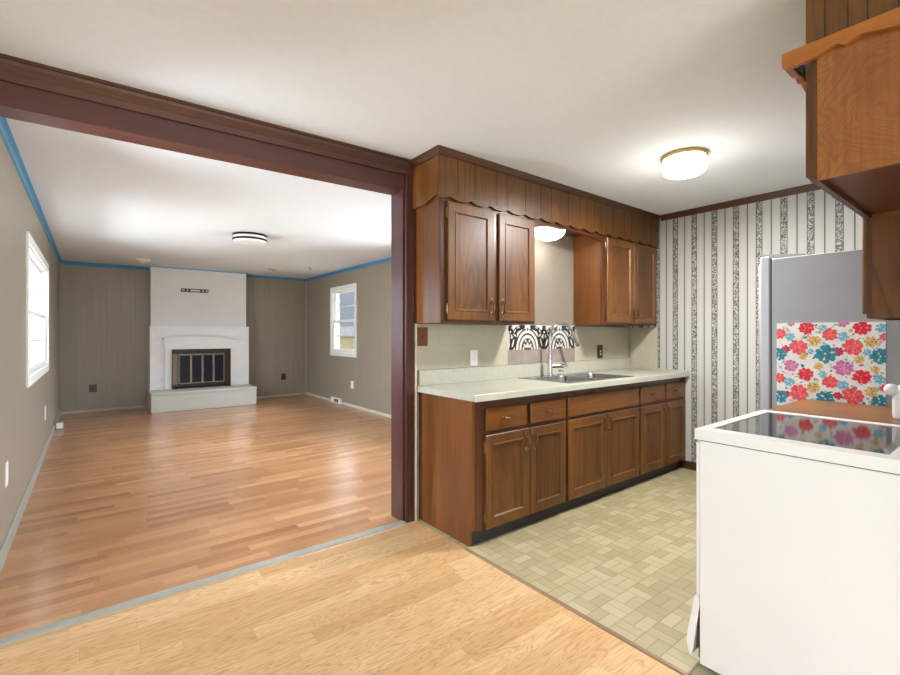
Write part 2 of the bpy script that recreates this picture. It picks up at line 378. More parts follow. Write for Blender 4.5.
# ------------------------------------------------------------------ mesh helpers (all coordinates are world metres)
class MB:
    def __init__(s): s.v = []; s.f = []; s.m = []; s.sm = []; s.cur = 0
    def add(s, vs, fs, smooth=False):
        b = len(s.v); s.v += [tuple(v) for v in vs]
        for f in fs:
            s.f.append(tuple(i + b for i in f)); s.m.append(s.cur); s.sm.append(smooth)
        return s
    def box(s, x0, x1, y0, y1, z0, z1, b=0.0):
        if x1 < x0: x0, x1 = x1, x0
        if y1 < y0: y0, y1 = y1, y0
        if z1 < z0: z0, z1 = z1, z0
        b = min(b, (x1 - x0) * .45, (y1 - y0) * .45, (z1 - z0) * .45)
        if b <= 0:
            vs = [(x, y, z) for z in (z0, z1) for y in (y0, y1) for x in (x0, x1)]
            return s.add(vs, [(0, 2, 3, 1), (4, 5, 7, 6), (0, 1, 5, 4), (2, 6, 7, 3), (0, 4, 6, 2), (1, 3, 7, 5)])
        # chamfered box: 24 verts
        vs = []; idx = {}
        for ix, x in enumerate((x0, x1)):
            for iy, y in enumerate((y0, y1)):
                for iz, z in enumerate((z0, z1)):
                    sx, sy, sz = (b if ix == 0 else -b), (b if iy == 0 else -b), (b if iz == 0 else -b)
                    idx[(ix, iy, iz)] = len(vs)
                    vs += [(x, y + sy, z + sz), (x + sx, y, z + sz), (x + sx, y + sy, z)]
        q = lambda a, k: idx[a] + k
        F = [[q((0, 0, 0), 0), q((0, 0, 1), 0), q((0, 1, 1), 0), q((0, 1, 0), 0)], [q((1, 0, 0), 0), q((1, 1, 0), 0), q((1, 1, 1), 0), q((1, 0, 1), 0)],
             [q((0, 0, 0), 1), q((1, 0, 0), 1), q((1, 0, 1), 1), q((0, 0, 1), 1)], [q((0, 1, 0), 1), q((0, 1, 1), 1), q((1, 1, 1), 1), q((1, 1, 0), 1)],
             [q((0, 0, 0), 2), q((0, 1, 0), 2), q((1, 1, 0), 2), q((1, 0, 0), 2)], [q((0, 0, 1), 2), q((1, 0, 1), 2), q((1, 1, 1), 2), q((0, 1, 1), 2)]]
        for a in (0, 1):
            for c in (0, 1):
                F.append([q((a, c, 0), 0), q((a, c, 1), 0), q((a, c, 1), 1), q((a, c, 0), 1)])
                F.append([q((a, 0, c), 0), q((a, 1, c), 0), q((a, 1, c), 2), q((a, 0, c), 2)])
                F.append([q((0, a, c), 1), q((1, a, c), 1), q((1, a, c), 2), q((0, a, c), 2)])
                for e in (0, 1):
                    i = idx[(a, c, e)]; F.append([i, i + 1, i + 2])
        return s.add(vs, F)
    def prism(s, pts, axis, a0, a1, smooth=False):
        """pts: 2-D outline; axis 'x': (y,z), 'y': (x,z), 'z': (x,y)"""
        def P(p, a):
            return {'x': (a, p[0], p[1]), 'y': (p[0], a, p[1]), 'z': (p[0], p[1], a)}[axis]
        n = len(pts); vs = [P(p, a0) for p in pts] + [P(p, a1) for p in pts]
        fs = [(i, (i + 1) % n, n + (i + 1) % n, n + i) for i in range(n)]
        s.add(vs, [tuple(range(n - 1, -1, -1)), tuple(range(n, 2 * n))]); s.add(vs, fs, smooth)
        return s
    def strip_board(s, us, top, bots, axis, a0, a1, profile_axis=None):
        """board with straight top and wavy bottom, quads only; axis = thickness axis"""
        n = len(us)
        def P(u, z, a): return (a, u, z) if axis == 'x' else (u, a, z)
        vs = []
        for u, b in zip(us, bots): vs += [P(u, top, a0), P(u, b, a0), P(u, top, a1), P(u, b, a1)]
        fs = []
        for i in range(n - 1):
            k, j = 4 * i, 4 * i + 4
            fs += [(k, k + 1, j + 1, j), (k + 2, j + 2, j + 3, k + 3), (k, j, j + 2, k + 2), (k + 1, k + 3, j + 3, j + 1)]
        fs += [(0, 2, 3, 1), (4 * n - 4, 4 * n - 3, 4 * n - 1, 4 * n - 2)]
        return s.add(vs, fs)
    def lathe(s, c, prof, seg=32, axis='z', smooth=True):
        """prof: list of (r, h) along the axis from c"""
        vs = []; fs = []
        for r, h in prof:
            for k in range(seg):
                a = 2 * pi * k / seg; u, v = r * cos(a), r * sin(a)
                vs.append({'z': (c[0] + u, c[1] + v, c[2] + h), 'y': (c[0] + u, c[1] + h, c[2] + v), 'x': (c[0] + h, c[1] + u, c[2] + v)}[axis])
        n = len(prof)
        for i in range(n - 1):
            for k in range(seg):
                fs.append((i * seg + k, i * seg + (k + 1) % seg, (i + 1) * seg + (k + 1) % seg, (i + 1) * seg + k))
        s.add(vs, fs, smooth)
        s.add(vs[:seg], [tuple(range(seg))]); s.add(vs[-seg:], [tuple(range(seg))])
        return s
    def tube(s, pts, r, seg=10, rs=None):
        from mathutils import Vector
        P = [Vector(p) for p in pts]; vs = []; fs = []; n = len(P)
        up = Vector((0, 0, 1)); prev = None
        for i, p in enumerate(P):
            t = (P[min(i + 1, n - 1)] - P[max(i - 1, 0)]).normalized()
            if prev is None:
                a = t.cross(up)
                if a.length < 0.05: a = t.cross(Vector((1, 0, 0)))
            else: a = prev - t * prev.dot(t)
            a.normalize(); prev = a; b = t.cross(a)
            rr = rs[i] if rs else r
            for k in range(seg):
                q = 2 * pi * k / seg; vs.append(tuple(p + a * (rr * cos(q)) + b * (rr * sin(q))))
        for i in range(n - 1):
            for k in range(seg):
                fs.append((i * seg + k, i * seg + (k + 1) % seg, (i + 1) * seg + (k + 1) % seg, (i + 1) * seg + k))
        s.add(vs, fs, True); s.add(vs[:seg], [tuple(range(seg))]); s.add(vs[-seg:], [tuple(range(seg))])
        return s
    def ball(s, c, r, sq=(1, 1, 1), seg=20, rings=12):
        vs = []; fs = []
        for i in range(rings + 1):
            th = pi * i / rings
            for k in range(seg):
                a = 2 * pi * k / seg
                vs.append((c[0] + r * sq[0] * sin(th) * cos(a), c[1] + r * sq[1] * sin(th) * sin(a), c[2] + r * sq[2] * cos(th)))
        for i in range(rings):
            for k in range(seg): fs.append((i * seg + k, i * seg + (k + 1) % seg, (i + 1) * seg + (k + 1) % seg, (i + 1) * seg + k))
        return s.add(vs, fs, True)

BASE = {}
def build(name, mb, mats, parent=None, loc=None):
    base = BASE[parent.name] if parent is not None else (loc or (0, 0, 0))
    me = bpy.data.meshes.new(name)
    me.from_pydata([(v[0] - base[0], v[1] - base[1], v[2] - base[2]) for v in mb.v], [], mb.f)
    if not isinstance(mats, (list, tuple)): mats = [mats]
    for m in mats: me.materials.append(m)
    for i, p in enumerate(me.polygons):
        p.material_index = mb.m[i]; p.use_smooth = mb.sm[i]
    me.validate(); 
    import bmesh
    bm = bmesh.new(); bm.from_mesh(me)
    bmesh.ops.remove_doubles(bm, verts=bm.verts, dist=1e-6)
    bmesh.ops.recalc_face_normals(bm, faces=bm.faces)
    for e in bm.edges:
        if len(e.link_faces) == 2 and e.calc_face_angle(0) > 0.7: e.smooth = False
    bm.to_mesh(me); bm.free()
    o = bpy.data.objects.new(name, me); COL.objects.link(o)
    if parent is not None: o.parent = parent
    else: o.location = base
    BASE[o.name] = base
    return o

def thing(name, loc, label, cat, group=None):
    o = bpy.data.objects.new(name, None); o.empty_display_size = 0.1
    COL.objects.link(o); o.location = loc; BASE[o.name] = tuple(loc)
    return tag(o, label, cat, group)
def tag(o, label, cat, group=None):
    o['label'] = label; o['category'] = cat
    if group: o['group'] = group
    return o
def struct(name, mb, mats, loc=None):
    o = build(name, mb, mats, None, loc); o['kind'] = 'structure'; return o
def B(*a, **k): return MB().box(*a, **k)

XL, XR, XK = -0.396, 3.588, 4.428
YB, YW, YW2, YS_ = 9.50, 2.61, 2.74, 0.11
H = 2.44

# ------------------------------------------------------------------ structure
struct('floor', B(XL, XR, 2.645, YB, -0.1, 0), M['lr_floor'])
struct('floor', B(XL, 1.745, -3.1, 2.645, -0.1, 0).box(1.745, 3.0, -3.1, 0.0, -0.1, 0), M['dining_floor'])
struct('floor', MB().box(1.745, XK, 0.0, YW, -0.1, 0), M['vinyl'])
struct('ceiling', B(XL - .15, XK + .12, -3.2, YB + .15, H, H + 0.12), M['ceiling'])

def wall_with_hole(x0, x1, y0, y1, holes, axis):
    """wall box with rectangular holes (a0,a1,z0,z1) along axis"""
    mb = MB(); lo, hi = (x0, x1) if axis == 'x' else (y0, y1)
    cur = lo
    def bb(a, b, z0, z1):
        if b - a < 1e-5 or z1 - z0 < 1e-5: return
        if axis == 'x': mb.box(a, b, y0, y1, z0, z1)
        else: mb.box(x0, x1, a, b, z0, z1)
    for a, b, z0, z1 in sorted(holes):
        bb(cur, a, 0, H); bb(a, b, 0, z0); bb(a, b, z1, H); cur = b
    bb(cur, hi, 0, H)
    return mb
LW = (4.86, 6.90, 0.93, 1.99)      # left window opening y0,y1,z0,z1
RW = (7.22, 8.17, 0.94, 2.08)
struct('wall_left', wall_with_hole(XL - .14, XL, 2.645, YB + .14, [(2.80, 3.22, 0.94, 2.08), LW], 'y'), M['taupe_y'])
struct('wall_dining', wall_with_hole(XL - .14, XL, -3.1, 2.645, [(-2.3, -0.5, 0.05, 2.1)], 'y'), M['dining_paint'])
struct('wall_back', B(XL, XR + .14, YB, YB + .14, 0, H), M['taupe_x'])
struct('wall_right', wall_with_hole(XR, XR + .14, YW2, YB, [(3.55, 5.05, 0.94, 2.08), RW], 'y'), M['taupe_y'])
struct('wall_sink', B(1.732, XK + .12, YW, YW2, 0, H), M['taupe'])
struct('wall_kitchen', B(XK, XK + .12, 0.0, YW, 0, H), M['wallpaper'])
struct('wall_stove', B(1.76, XK + .12, 0.0, YS_, 0, H), M['dining_paint'])
struct('wall_entry', B(3.0, 3.12, -3.1, 0.0, 0, H), M['dining_paint'])
struct('wall_rear', wall_with_hole(XL - .14, 3.12, -3.2, -3.1, [(-0.2, 1.6, 0.85, 2.1)], 'x'), M['dining_paint'])

# opening: jamb post, casing, beam
mb = MB().box(1.655, 1.675, 2.625, 2.775, 0, 2.24)
struct('trim_1', mb.box(1.675, 1.732, 2.63, 2.76, 0, 2.24), M['post_paint'])
mb = MB().box(1.663, 1.728, 2.592, 2.61, 0, 2.36, b=0.004)
mb.box(1.668, 1.732, 2.61, 2.63, 0, 2.36)
struct('trim_2', mb, M['casing_dark'])
struct('trim_3', MB().box(1.733, 1.745, 2.590, 2.612, 0, 1.34), plain('cream_wall_edge', (214, 204, 178), 0.6))
# the beam stands very slightly askew across the opening
def skew(z0, z1, yf, yb, x0=XL, x1=1.732):
    """beam-like prism; yf/yb offsets at right end, left end is set back by 0.085"""
    o = 0.085
    vs = [(x0, yf + o, z0), (x1, yf, z0), (x1, yb, z0), (x0, yb + o, z0), (x0, yf + o, z1), (x1, yf, z1), (x1, yb, z1), (x0, yb + o, z1)]
    return MB().add(vs, [(3, 2, 1, 0), (4, 5, 6, 7), (0, 1, 5, 4), (1, 2, 6, 5), (2, 3, 7, 6), (3, 0, 4, 7)])
struct('trim_4', skew(2.24, 2.44, 2.625, 2.765), M['beam_paint'])
mb = MB()
def crown_line(mb, p0, p1, nrm, drop=0.085, proj=0.045, z=H):
    """crown moulding from p0 to p1; nrm = horizontal direction it projects to"""
    prof = [(0, 0), (proj, 0), (proj, -drop * .13), (proj * .82, -drop * .17), (proj * .76, -drop * .32), (proj * .55, -drop * .5), (proj * .42, -drop * .62), (proj * .36, -drop * .66), (proj * .30, -drop), (0, -drop)]
    vs = []
    for p, k in ((p0, 0), (p1, 1)):
        for a, b in prof:
            vs.append((p[0] + nrm[k][0] * a, p[1] + nrm[k][1] * a, z + b))
    n = len(prof); fs = [(i, (i + 1) % n, n + (i + 1) % n, n + i) for i in range(n)] + [tuple(range(n - 1, -1, -1)), tuple(range(n, 2 * n))]
    mb.add(vs, fs)
crown_line(mb, (XL, 2.71), (1.72, 2.625), ((0, -1), (0, -1)), drop=0.095, proj=0.05)
struct('trim_5', mb, M['crown_wood'])
mb = MB()
crown_line(mb, (1.710, 2.60), (1.710, 2.288), ((-1, 0), (-1, -1)), drop=0.05, proj=0.022)
struct('trim_6', mb, M['crown_wood_y'])
mb = MB()
crown_line(mb, (1.710, 2.288), (XK, 2.288), ((-1, -1), (0, -1)), drop=0.045, proj=0.022)
struct('trim_7', mb, M['crown_wood'])
mb = MB()
crown_line(mb, (XK, 2.266), (XK, 0.45), ((-1, 0), (-1, 0)), drop=0.055, proj=0.022)
struct('trim_8', mb, M['crown_wood_y'])

# floor transitions
struct('trim_9', MB().prism([(2.585, 0), (2.595, 0.007), (2.62, 0.010), (2.645, 0.007), (2.653, 0)], 'x', XL, 1.66), M['threshold'])
struct('trim_10', MB().prism([(1.728, 0), (1.734, 0.006), (1.747, 0.007), (1.757, 0.001), (1.757, 0)], 'y', 0.13, 2.07), M['oak_strip'])
struct('trim_11', MB().prism([(-0.396, 0), (-0.376, 0), (-0.378, 0.07), (-0.388, 0.082), (-0.396, 0.082)], 'y', 2.8, YB), plain('grey_baseboard_paint', (150, 143, 132), 0.5))
tb = plain('pale_baseboard_paint', (178, 166, 148), 0.5)
mbb = MB(); mbb.box(XL + .02, 0.77, YB - .012, YB, 0, 0.04, b=.003); mbb.box(2.36, XR, YB - .012, YB, 0, 0.04, b=.003)
struct('baseboard_back', mbb, tb)
struct('baseboard_right', MB().box(XR - .012, XR, YW2, YB - .012, 0, 0.045, b=.003), plain('cream_baseboard_paint', (204, 194, 176), 0.5))
struct('baseboard_kitchen', MB().box(XK - .012, XK, 0.95, 2.09, 0, 0.075, b=.004), M['frame_wood'])
struct('trim_12', MB().box(XR - .02, XR, YB - .02, YB, 0.05, H - .05, b=.004), plain('corner_trim_paint', (172, 163, 148), 0.5))
# blue painter's tape / cove along the living room ceiling line
mbt = MB(); mbt.box(XL, XL + .012, 2.80, YB, H - .055, H - .004); mbt.cur = 1; mbt.box(XL, XL + .035, 2.80, YB, H - .006, H - .001); mbt.box(XL, XL + .016, 2.80, YB, H - .062, H - .054)
tag(build('masking_tape', mbt, [M['tape'], M['tape_light']], None, (XL, 6, 2.4)), 'blue masking tape along the top of the wall with the grazing white window', 'tape', 'blue tape around the living room ceiling')
mbt = MB(); mbt.box(XL + .02, 0.795, YB - .012, YB, H - .062, H - .004); mbt.cur = 1; mbt.box(XL + .02, 0.795, YB - .035, YB, H - .006, H - .001)
tag(build('masking_tape', mbt, [M['tape'], M['tape_light']], None, (0.2, YB, 2.4)), 'blue masking tape above the taupe wall left of the fireplace', 'tape', 'blue tape around the living room ceiling')
mbt = MB(); mbt.box(0.80, 2.33, 9.258, 9.2695, H - .022, H - .001)
tag(build('masking_tape', mbt, [M['tape_light']], None, (1.5, 9.26, 2.4)), 'thin pale blue masking tape across the top of the white chimney breast', 'tape', 'blue tape around the living room ceiling')
mbt = MB(); mbt.box(2.335, XR - .02, YB - .012, YB, H - .05, H - .004); mbt.cur = 1; mbt.box(2.335, XR - .02, YB - .035, YB, H - .006, H - .001)
tag(build('masking_tape', mbt, [M['tape'], M['tape_light']], None, (3, YB, 2.4)), 'blue masking tape above the taupe wall right of the fireplace', 'tape', 'blue tape around the living room ceiling')
mbt = MB(); mbt.box(XR - .012, XR, 2.80, YB - .02, H - .055, H - .004); mbt.cur = 1; mbt.box(XR - .035, XR, 2.80, YB - .02, H - .006, H - .001)
tag(build('masking_tape', mbt, [M['tape'], M['tape_light']], None, (XR, 6, 2.4)), 'blue masking tape above the wall with the single small window', 'tape', 'blue tape around the living room ceiling')

# windows ---------------------------------------------------------------
def window(n, axis_x, sgn, y0, y1, z0, z1, cas, sashes, muntin_rows, wall=0.14):
    """window in a wall at x = axis_x, room side is +sgn; y/z = opening"""
    root = bpy.data.objects.new('window_%d' % n, None); COL.objects.link(root)
    root['kind'] = 'structure'; root.location = (axis_x, (y0 + y1) / 2, z0); BASE[root.name] = (axis_x, (y0 + y1) / 2, z0)
    X = lambda a: axis_x + sgn * a
    mb = MB()
    for a, b, c, d in ((y0 - cas, y0, z0 - cas, z1 + cas), (y1, y1 + cas, z0 - cas, z1 + cas), (y0, y1, z1, z1 + cas), (y0, y1, z0 - cas, z0)):
        mb.box(X(0), X(0.018), a, b, c, d, b=.003)
    build('casing', mb, M['white_paint'], root)
    mb = MB()
    for a, b, c, d in ((y0, y0 + .012, z0, z1), (y1 - .012, y1, z0, z1), (y0, y1, z1 - .012, z1), (y0, y1, z0, z0 + .012)):
        mb.box(X(0.0), X(-wall), a, b, c, d)
    build('jamb', mb, M['white_paint'], root)
    w = (y1 - y0 - .024) / sashes
    for k in range(sashes):
        a0, a1 = y0 + .012 + k * w, y0 + .012 + (k + 1) * w
        zm = (z0 + z1) / 2
        for (c, d, dep) in ((z0 + .012, zm + .018, -0.012), (zm - .018, z1 - .012, -0.044)):
            mb = MB(); r = 0.042
            for q in ((a0, a0 + r, c, d), (a1 - r, a1, c, d), (a0 + r, a1 - r, c, c + r), (a0 + r, a1 - r, d - r * .8, d)):
                mb.box(X(dep), X(dep - .03), *q, b=.003)
            nrow = muntin_rows
            for j in range(1, nrow):
                zz = c + (d - c) * j / nrow; mb.box(X(dep - .008), X(dep - .024), a0 + r, a1 - r, zz - .009, zz + .009)
            if sashes > 1:
                mb.box(X(dep - .008), X(dep - .024), (a0 + a1) / 2 - .009, (a0 + a1) / 2 + .009, c + r, d - r)
            sash = build('sash', mb, M['white_paint'], root)
            build('pane', MB().box(X(dep - .014), X(dep - .018), a0 + r, a1 - r, c + r, d - r * .8), M['glass'], sash)
        mb = MB(); ym = (a0 + a1) / 2
        mb.box(X(-.045), X(-.03), ym - .03, ym + .03, zm + .018, zm + .03); mb.ball((X(-.035), ym, zm + .034), .012)
        build('sash_lock', mb, M['register'], root)
    return root
window(1, XL, 1, *LW, 0.075, 2, 2)
window(2, XR, -1, *RW, 0.07, 1, 2)
window(6, XL, 1, 2.80, 3.22, 0.94, 2.08, 0.05, 1, 2)  # unseen window, added for living room fill light
window(3, XL, 1, -2.3, -0.5, 0.05, 2.1, 0.07, 2, 1, 0.14)  # unseen patio door, added behind the camera for its light
window(5, XR, -1, 3.55, 5.05, 0.94, 2.08, 0.07, 2, 2)  # hidden window, added to let fill light into the living room
# rear window, unseen, added to carry light in
root3 = bpy.data.objects.new('window_4', None); COL.objects.link(root3); root3['kind'] = 'structure'; root3.location = (0.7, -3.1, .85); BASE[root3.name] = (0.7, -3.1, .85)
mb = MB()
for q in ((-0.27, -0.2, .78, 2.17), (1.6, 1.67, .78, 2.17), (-0.2, 1.6, 2.1, 2.17), (-0.2, 1.6, .78, .85), (0.67, 0.73, .85, 2.1)):
    mb.box(q[0], q[1], -3.1, -3.08, q[2], q[3])
build('casing', mb, M['white_paint'], root3)
build('pane', MB().box(-0.2, 1.6, -3.15, -3.145, 0.85, 2.1), M['glass'], root3)

# ------------------------------------------------------------------ outside
tag(build('lawn', MB().box(-60, 60, -40, 70, -0.5, -0.4), M['grass'], None, (0, 0, -.5)), 'dry yellow green lawn outside the small living room window', 'lawn')['kind'] = 'structure'
hs = thing('neighbour_house', (22, 30, -0.4), 'tan sided neighbouring house seen through the small window', 'house')
build('wall', B(20, 28, 24, 50, -0.4, 1.15), M['siding'], hs)
build('roof', MB().prism([(19.6, 1.15), (28.4, 1.15), (24, 2.2)], 'y', 23.6, 50.4), M['roof'], hs)

# ------------------------------------------------------------------ fireplace
fp = thing('fireplace', (1.55, 9.36, 0), 'white painted brick fireplace with an arched mantel and grey raised hearth', 'fireplace')
build('chimney_breast', B(0.80, 2.328, 9.27, YB, 1.41, H - .0), M['plaster_white'], fp)
mb = MB(); x0, x1 = 0.785, 2.365
mb.box(x0, 1.097, 9.22, YB, 0.32, 1.41); mb.box(2.04, x1, 9.22, YB, 0.32, 1.41); mb.box(1.097, 2.04, 9.22, YB, 1.01, 1.41)
mb.box(1.097, 2.04, 9.45, YB, 0.32, 1.01)
mb.box(x0 - .01, x1 + .01, 9.21, 9.27, 1.395, 1.412)
build('lower_breast', mb, M['brick_white'], fp)
arc = [(1.0, 1.185)]
cx = 1.585; 
top = []
for k in range(21):
    xx = 1.03 + (2.14 - 1.03) * k / 20
    top.append((xx, 1.185 + 0.085 * (1 - ((xx - cx) / 0.555) ** 2)))
mb = MB()
us = [0.985, 1.0] + [p[0] for p in top] + [2.165, 2.185]
def arch_z(u): return 1.185 + 0.085 * max(0, 1 - ((u - cx) / 0.555) ** 2)
us = [0.965] + [p[0] for p in top] + [2.195]
# header: top arched, bottom flat at 1.11 (ends) and 1.01 over the opening
n = len(us)
vs = []; fs = []
for u in us:
    zt = arch_z(u)
    zb = max(1.105, 0)
    for yy in (9.190, 9.22): vs += [(u, yy, zt), (u, yy, zb)]
for i in range(n - 1):
    k, j = 4 * i, 4 * i + 4
    fs += [(k, j, j + 1, k + 1), (k + 2, k + 3, j + 3, j + 2), (k, k + 2, j + 2, j), (k + 1, j + 1, j + 3, k + 3)]
fs += [(0, 1, 3, 2), (4 * n - 4, 4 * n - 2, 4 * n - 1, 4 * n - 3)]
mb.add(vs, fs)
vs = []; fs = []
for u in us:
    zt = arch_z(u) + .022
    for yy in (9.125, 9.22): vs += [(u, yy, zt), (u, yy, zt - .030)]
for i in range(n - 1):
    k, j = 4 * i, 4 * i + 4
    fs += [(k, j, j + 1, k + 1), (k + 2, k + 3, j + 3, j + 2), (k, k + 2, j + 2, j), (k + 1, j + 1, j + 3, k + 3)]
fs += [(0, 1, 3, 2), (4 * n - 4, 4 * n - 2, 4 * n - 1, 4 * n - 3)]
mb.add(vs, fs)
mb.box(0.965, 1.0, 9.165, 9.22, 1.09, 1.12); mb.box(2.16, 2.195, 9.165, 9.22, 1.09, 1.12)
mb.box(1.0, 1.097, 9.190, 9.22, 0.32, 1.105); mb.box(2.04, 2.16, 9.190, 9.22, 0.32, 1.105); mb.box(1.097, 2.04, 9.190, 9.22, 1.01, 1.105)
build('mantel_surround', mb, M['white_paint'], fp)
mb = MB(); mb.box(0.757, 2.365, 8.70, 9.22, 0.0, 0.275, b=.006); mb.box(0.75, 2.372, 8.69, 9.22, 0.275, 0.32, b=.006)
mb.box(0.757, 0.785, 9.22, YB, 0, 0.32)
build('hearth', mb, M['brick_grey'], fp)
ins = fp
mb = MB(); mb.box(1.10, 2.037, 9.165, 9.20, 0.925, 1.008, b=.004); mb.box(1.10, 1.185, 9.165, 9.20, 0.32, 0.925, b=.004); mb.box(1.93, 2.037, 9.165, 9.20, 0.32, 0.925, b=.004)
mb.box(1.185, 1.93, 9.165, 9.20, 0.33, 0.405, b=.004)
build('screen_frame', mb, M['bronze_dark'], ins)
build('side_plate', MB().box(1.105, 1.18, 9.158, 9.166, 0.40, 0.92), M['bronze'], ins)
build('vent_louvre', MB().box(1.12, 2.02, 9.155, 9.166, 0.335, 0.36), M['black_metal'], ins)
gx = [(1.195, 1.385), (1.388, 1.565), (1.568, 1.745), (1.748, 1.925)]
for a, b in gx:
    mb = MB(); r = .014
    for q in ((a, a + r, .405, .92), (b - r, b, .405, .92), (a + r, b - r, .405, .42), (a + r, b - r, .90, .92)):
        mb.box(q[0], q[1], 9.150, 9.170, q[2], q[3], b=.002)
    d = build('glass_door', mb, M['bronze_light'], ins)
    build('pane', MB().box(a + r, b - r, 9.158, 9.164, .42, .90), M['fire_glass'], d)
for xx in (1.555, 1.578): build('handle', MB().tube([(xx, 9.15, .66), (xx, 9.13, .66), (xx, 9.13, .60), (xx, 9.15, .60)], .005, 8), M['bronze_light'], ins)
mt = thing('wall_mount_bracket', (1.465, 9.27, 2.03), 'black slotted television bracket screwed to the white chimney breast', 'bracket')
mb = MB(); mb.box(1.25, 1.68, 9.252, 9.27, 2.065, 2.078); mb.box(1.25, 1.68, 9.252, 9.27, 2.022, 2.035)
for k in range(8):
    xx = 1.25 + k * .43 / 7 - .006
    if 2 < k < 5: continue
    mb.box(max(1.25, xx), min(1.68, xx + .022), 9.252, 9.27, 2.03, 2.07)
build('rail', mb, M['plastic_black'], mt)
build('level', MB().box(1.41, 1.53, 9.250, 9.268, 2.036, 2.064), M['plastic_white'], mt)

# ------------------------------------------------------------------ living room small things
def wall_plate(name, loc, face, mat_plate, mat_in, label, cat, kind='duplex', group=None, w=.072, h=.118):
    """face: 'x+' means the plate faces +x ..."""
    t = thing(name, loc, label, cat, group)
    x, y, z = loc
    def bb(mb, a0, a1, d0, d1, z0, z1, b=0):
        if face == 'y-': return mb.box(x + a0, x + a1, y - d1, y - d0, z + z0, z + z1, b=b)
        if face == 'x+': return mb.box(x + d0, x + d1, y + a0, y + a1, z + z0, z + z1, b=b)
        if face == 'x-': return mb.box(x - d1, x - d0, y + a0, y + a1, z + z0, z + z1, b=b)
    build('plate', bb(MB(), -w / 2, w / 2, 0, .006, -h / 2, h / 2, .002), mat_plate, t)
    if kind == 'duplex':
        for zz in (-.022, .022):
            build('socket', bb(MB(), -.017, .017, .004, .009, zz - .014, zz + .014, .002), mat_in, t)
    elif kind == 'switch':
        build('toggle', bb(MB(), -.005, .005, .004, .018, -.012, .012, .002), mat_in, t)
    elif kind == 'gfci':
        build('socket', bb(MB(), -.017, .017, .004, .009, -.034, .034, .002), mat_in, t)
        build('button', bb(MB(), -.009, .009, .008, .012, -.005, .011, .001), M['plastic_white'], t)
        build('button', bb(MB(), -.009, .009, .008, .012, -.030, -.016, .001), M['plastic_white'], t)
    return t
wall_plate('wall_outlet', (0.026, YB, 0.385), 'y-', M['plastic_brown'], M['plastic_black'], 'dark brown outlet low on the taupe wall left of the fireplace', 'outlet', w=.1, h=.12)
wall_plate('wall_outlet', (3.112, YB, 0.40), 'y-', M['plastic_brown'], M['plastic_black'], 'dark brown outlet low on the taupe wall right of the fireplace', 'outlet', w=.09, h=.13)
wall_plate('wall_outlet', (XL, 6.652, 0.41), 'x+', M['plastic_white'], M['plastic_white'], 'white outlet low under the large living room window', 'outlet', w=.1, h=.15)
wall_plate('wall_outlet', (XL, 3.756, 0.44), 'x+', M['plastic_white'], M['plastic_white'], 'white outlet at the left edge of the picture, nearest on the left wall', 'outlet', w=.09, h=.14)
wall_plate('wall_outlet', (XR, 7.329, 0.388), 'x-', M['plastic_white'], M['plastic_white'], 'white outlet on the taupe wall below the small window', 'outlet', w=.10, h=.13)
t = thing('outlet_box', (XL + .03, 8.05, 0.0), 'small grey metal box on the floor against the left baseboard', 'box')
mb = MB(); mb.box(XL + .022, XL + .11, 7.98, 8.10, 0.0, 0.11, b=.006); build('case', mb, M['register'], t)
mb = MB(); mb.box(XL + .035, XL + .10, 7.972, 7.982, 0.02, 0.09, b=.002); build('cover', mb, M['plastic_white'], t)
t = thing('baseboard_outlet', (XR - .02, 7.96, 0.0), 'white and black baseboard outlet box on the floor under the small window', 'outlet')
mb = MB(); mb.box(XR - .05, XR - .012, 7.72, 8.14, 0.005, 0.10, b=.006); build('case', mb, M['plastic_white'], t)
for yy in (7.84, 7.93):
    mb = MB(); mb.box(XR - .056, XR - .049, yy - .035, yy + .03, 0.025, 0.085, b=.002); build('socket', mb, M['plastic_brown'], t)
import mathutils
pts = []
for k in range(40):
    u = k / 39
    pts.append((2.55 + 0.98 * u, 9.18 + 0.20 * u + 0.05 * sin(u * 9) - 0.06 * sin(u * 4), 0.008 + (0.03 * max(0, sin(u * 14)) if u > .7 else 0)))
tag(build('power_cord', MB().tube(pts, .006, 6), M['cord'], None, (3, 9.3, 0)), 'beige cable lying on the floor in the far living room corner', 'cable')

def smoke(loc, r, label, cap=True):
    t = thing('smoke_detector', loc, label, 'smoke detector')
    build('housing', MB().lathe((loc[0], loc[1], H), [(r, 0), (r, -.012), (r * .92, -.03), (r * .55, -.036)], 24), M['plastic_white'], t)
    build('sensor_cap', MB().lathe((loc[0], loc[1], H), [(r * .4, -.034), (r * .36, -.046), (r * .2, -.05)], 20), M['plastic_white'], t)
smoke((0.63, 8.59, H), .11, 'round white smoke detector on the ceiling left above the chimney breast')
t = thing('ceiling_hook_plate', (2.59, 8.35, H), 'small white ceiling plate with a bent wire right of the chimney breast', 'ceiling fixture')
build('plate', MB().lathe((2.62, 8.35, H), [(.07, 0), (.07, -.008), (.05, -.014)], 20), M['plastic_white'], t)
build('wire', MB().tube([(2.60, 8.35, H - .012), (2.57, 8.34, H - .03), (2.51, 8.33, H - .025), (2.47, 8.33, H - .012)], .006, 8), M['dark_gray'], t)
t = thing('ceiling_hook', (2.967, 7.7, H), 'tiny metal hook hanging from the ceiling near the far right corner', 'hook')
build('base', MB().lathe((2.967, 7.7, H), [(.018, 0), (.018, -.006), (.008, -.010)], 16), M['plastic_white'], t)
build('hook', MB().tube([(2.967, 7.7, H - .008), (2.967, 7.7, H - .035), (2.98, 7.7, H - .052), (2.996, 7.7, H - .045), (2.998, 7.7, H - .035)], .005, 8), M['dark_gray'], t)

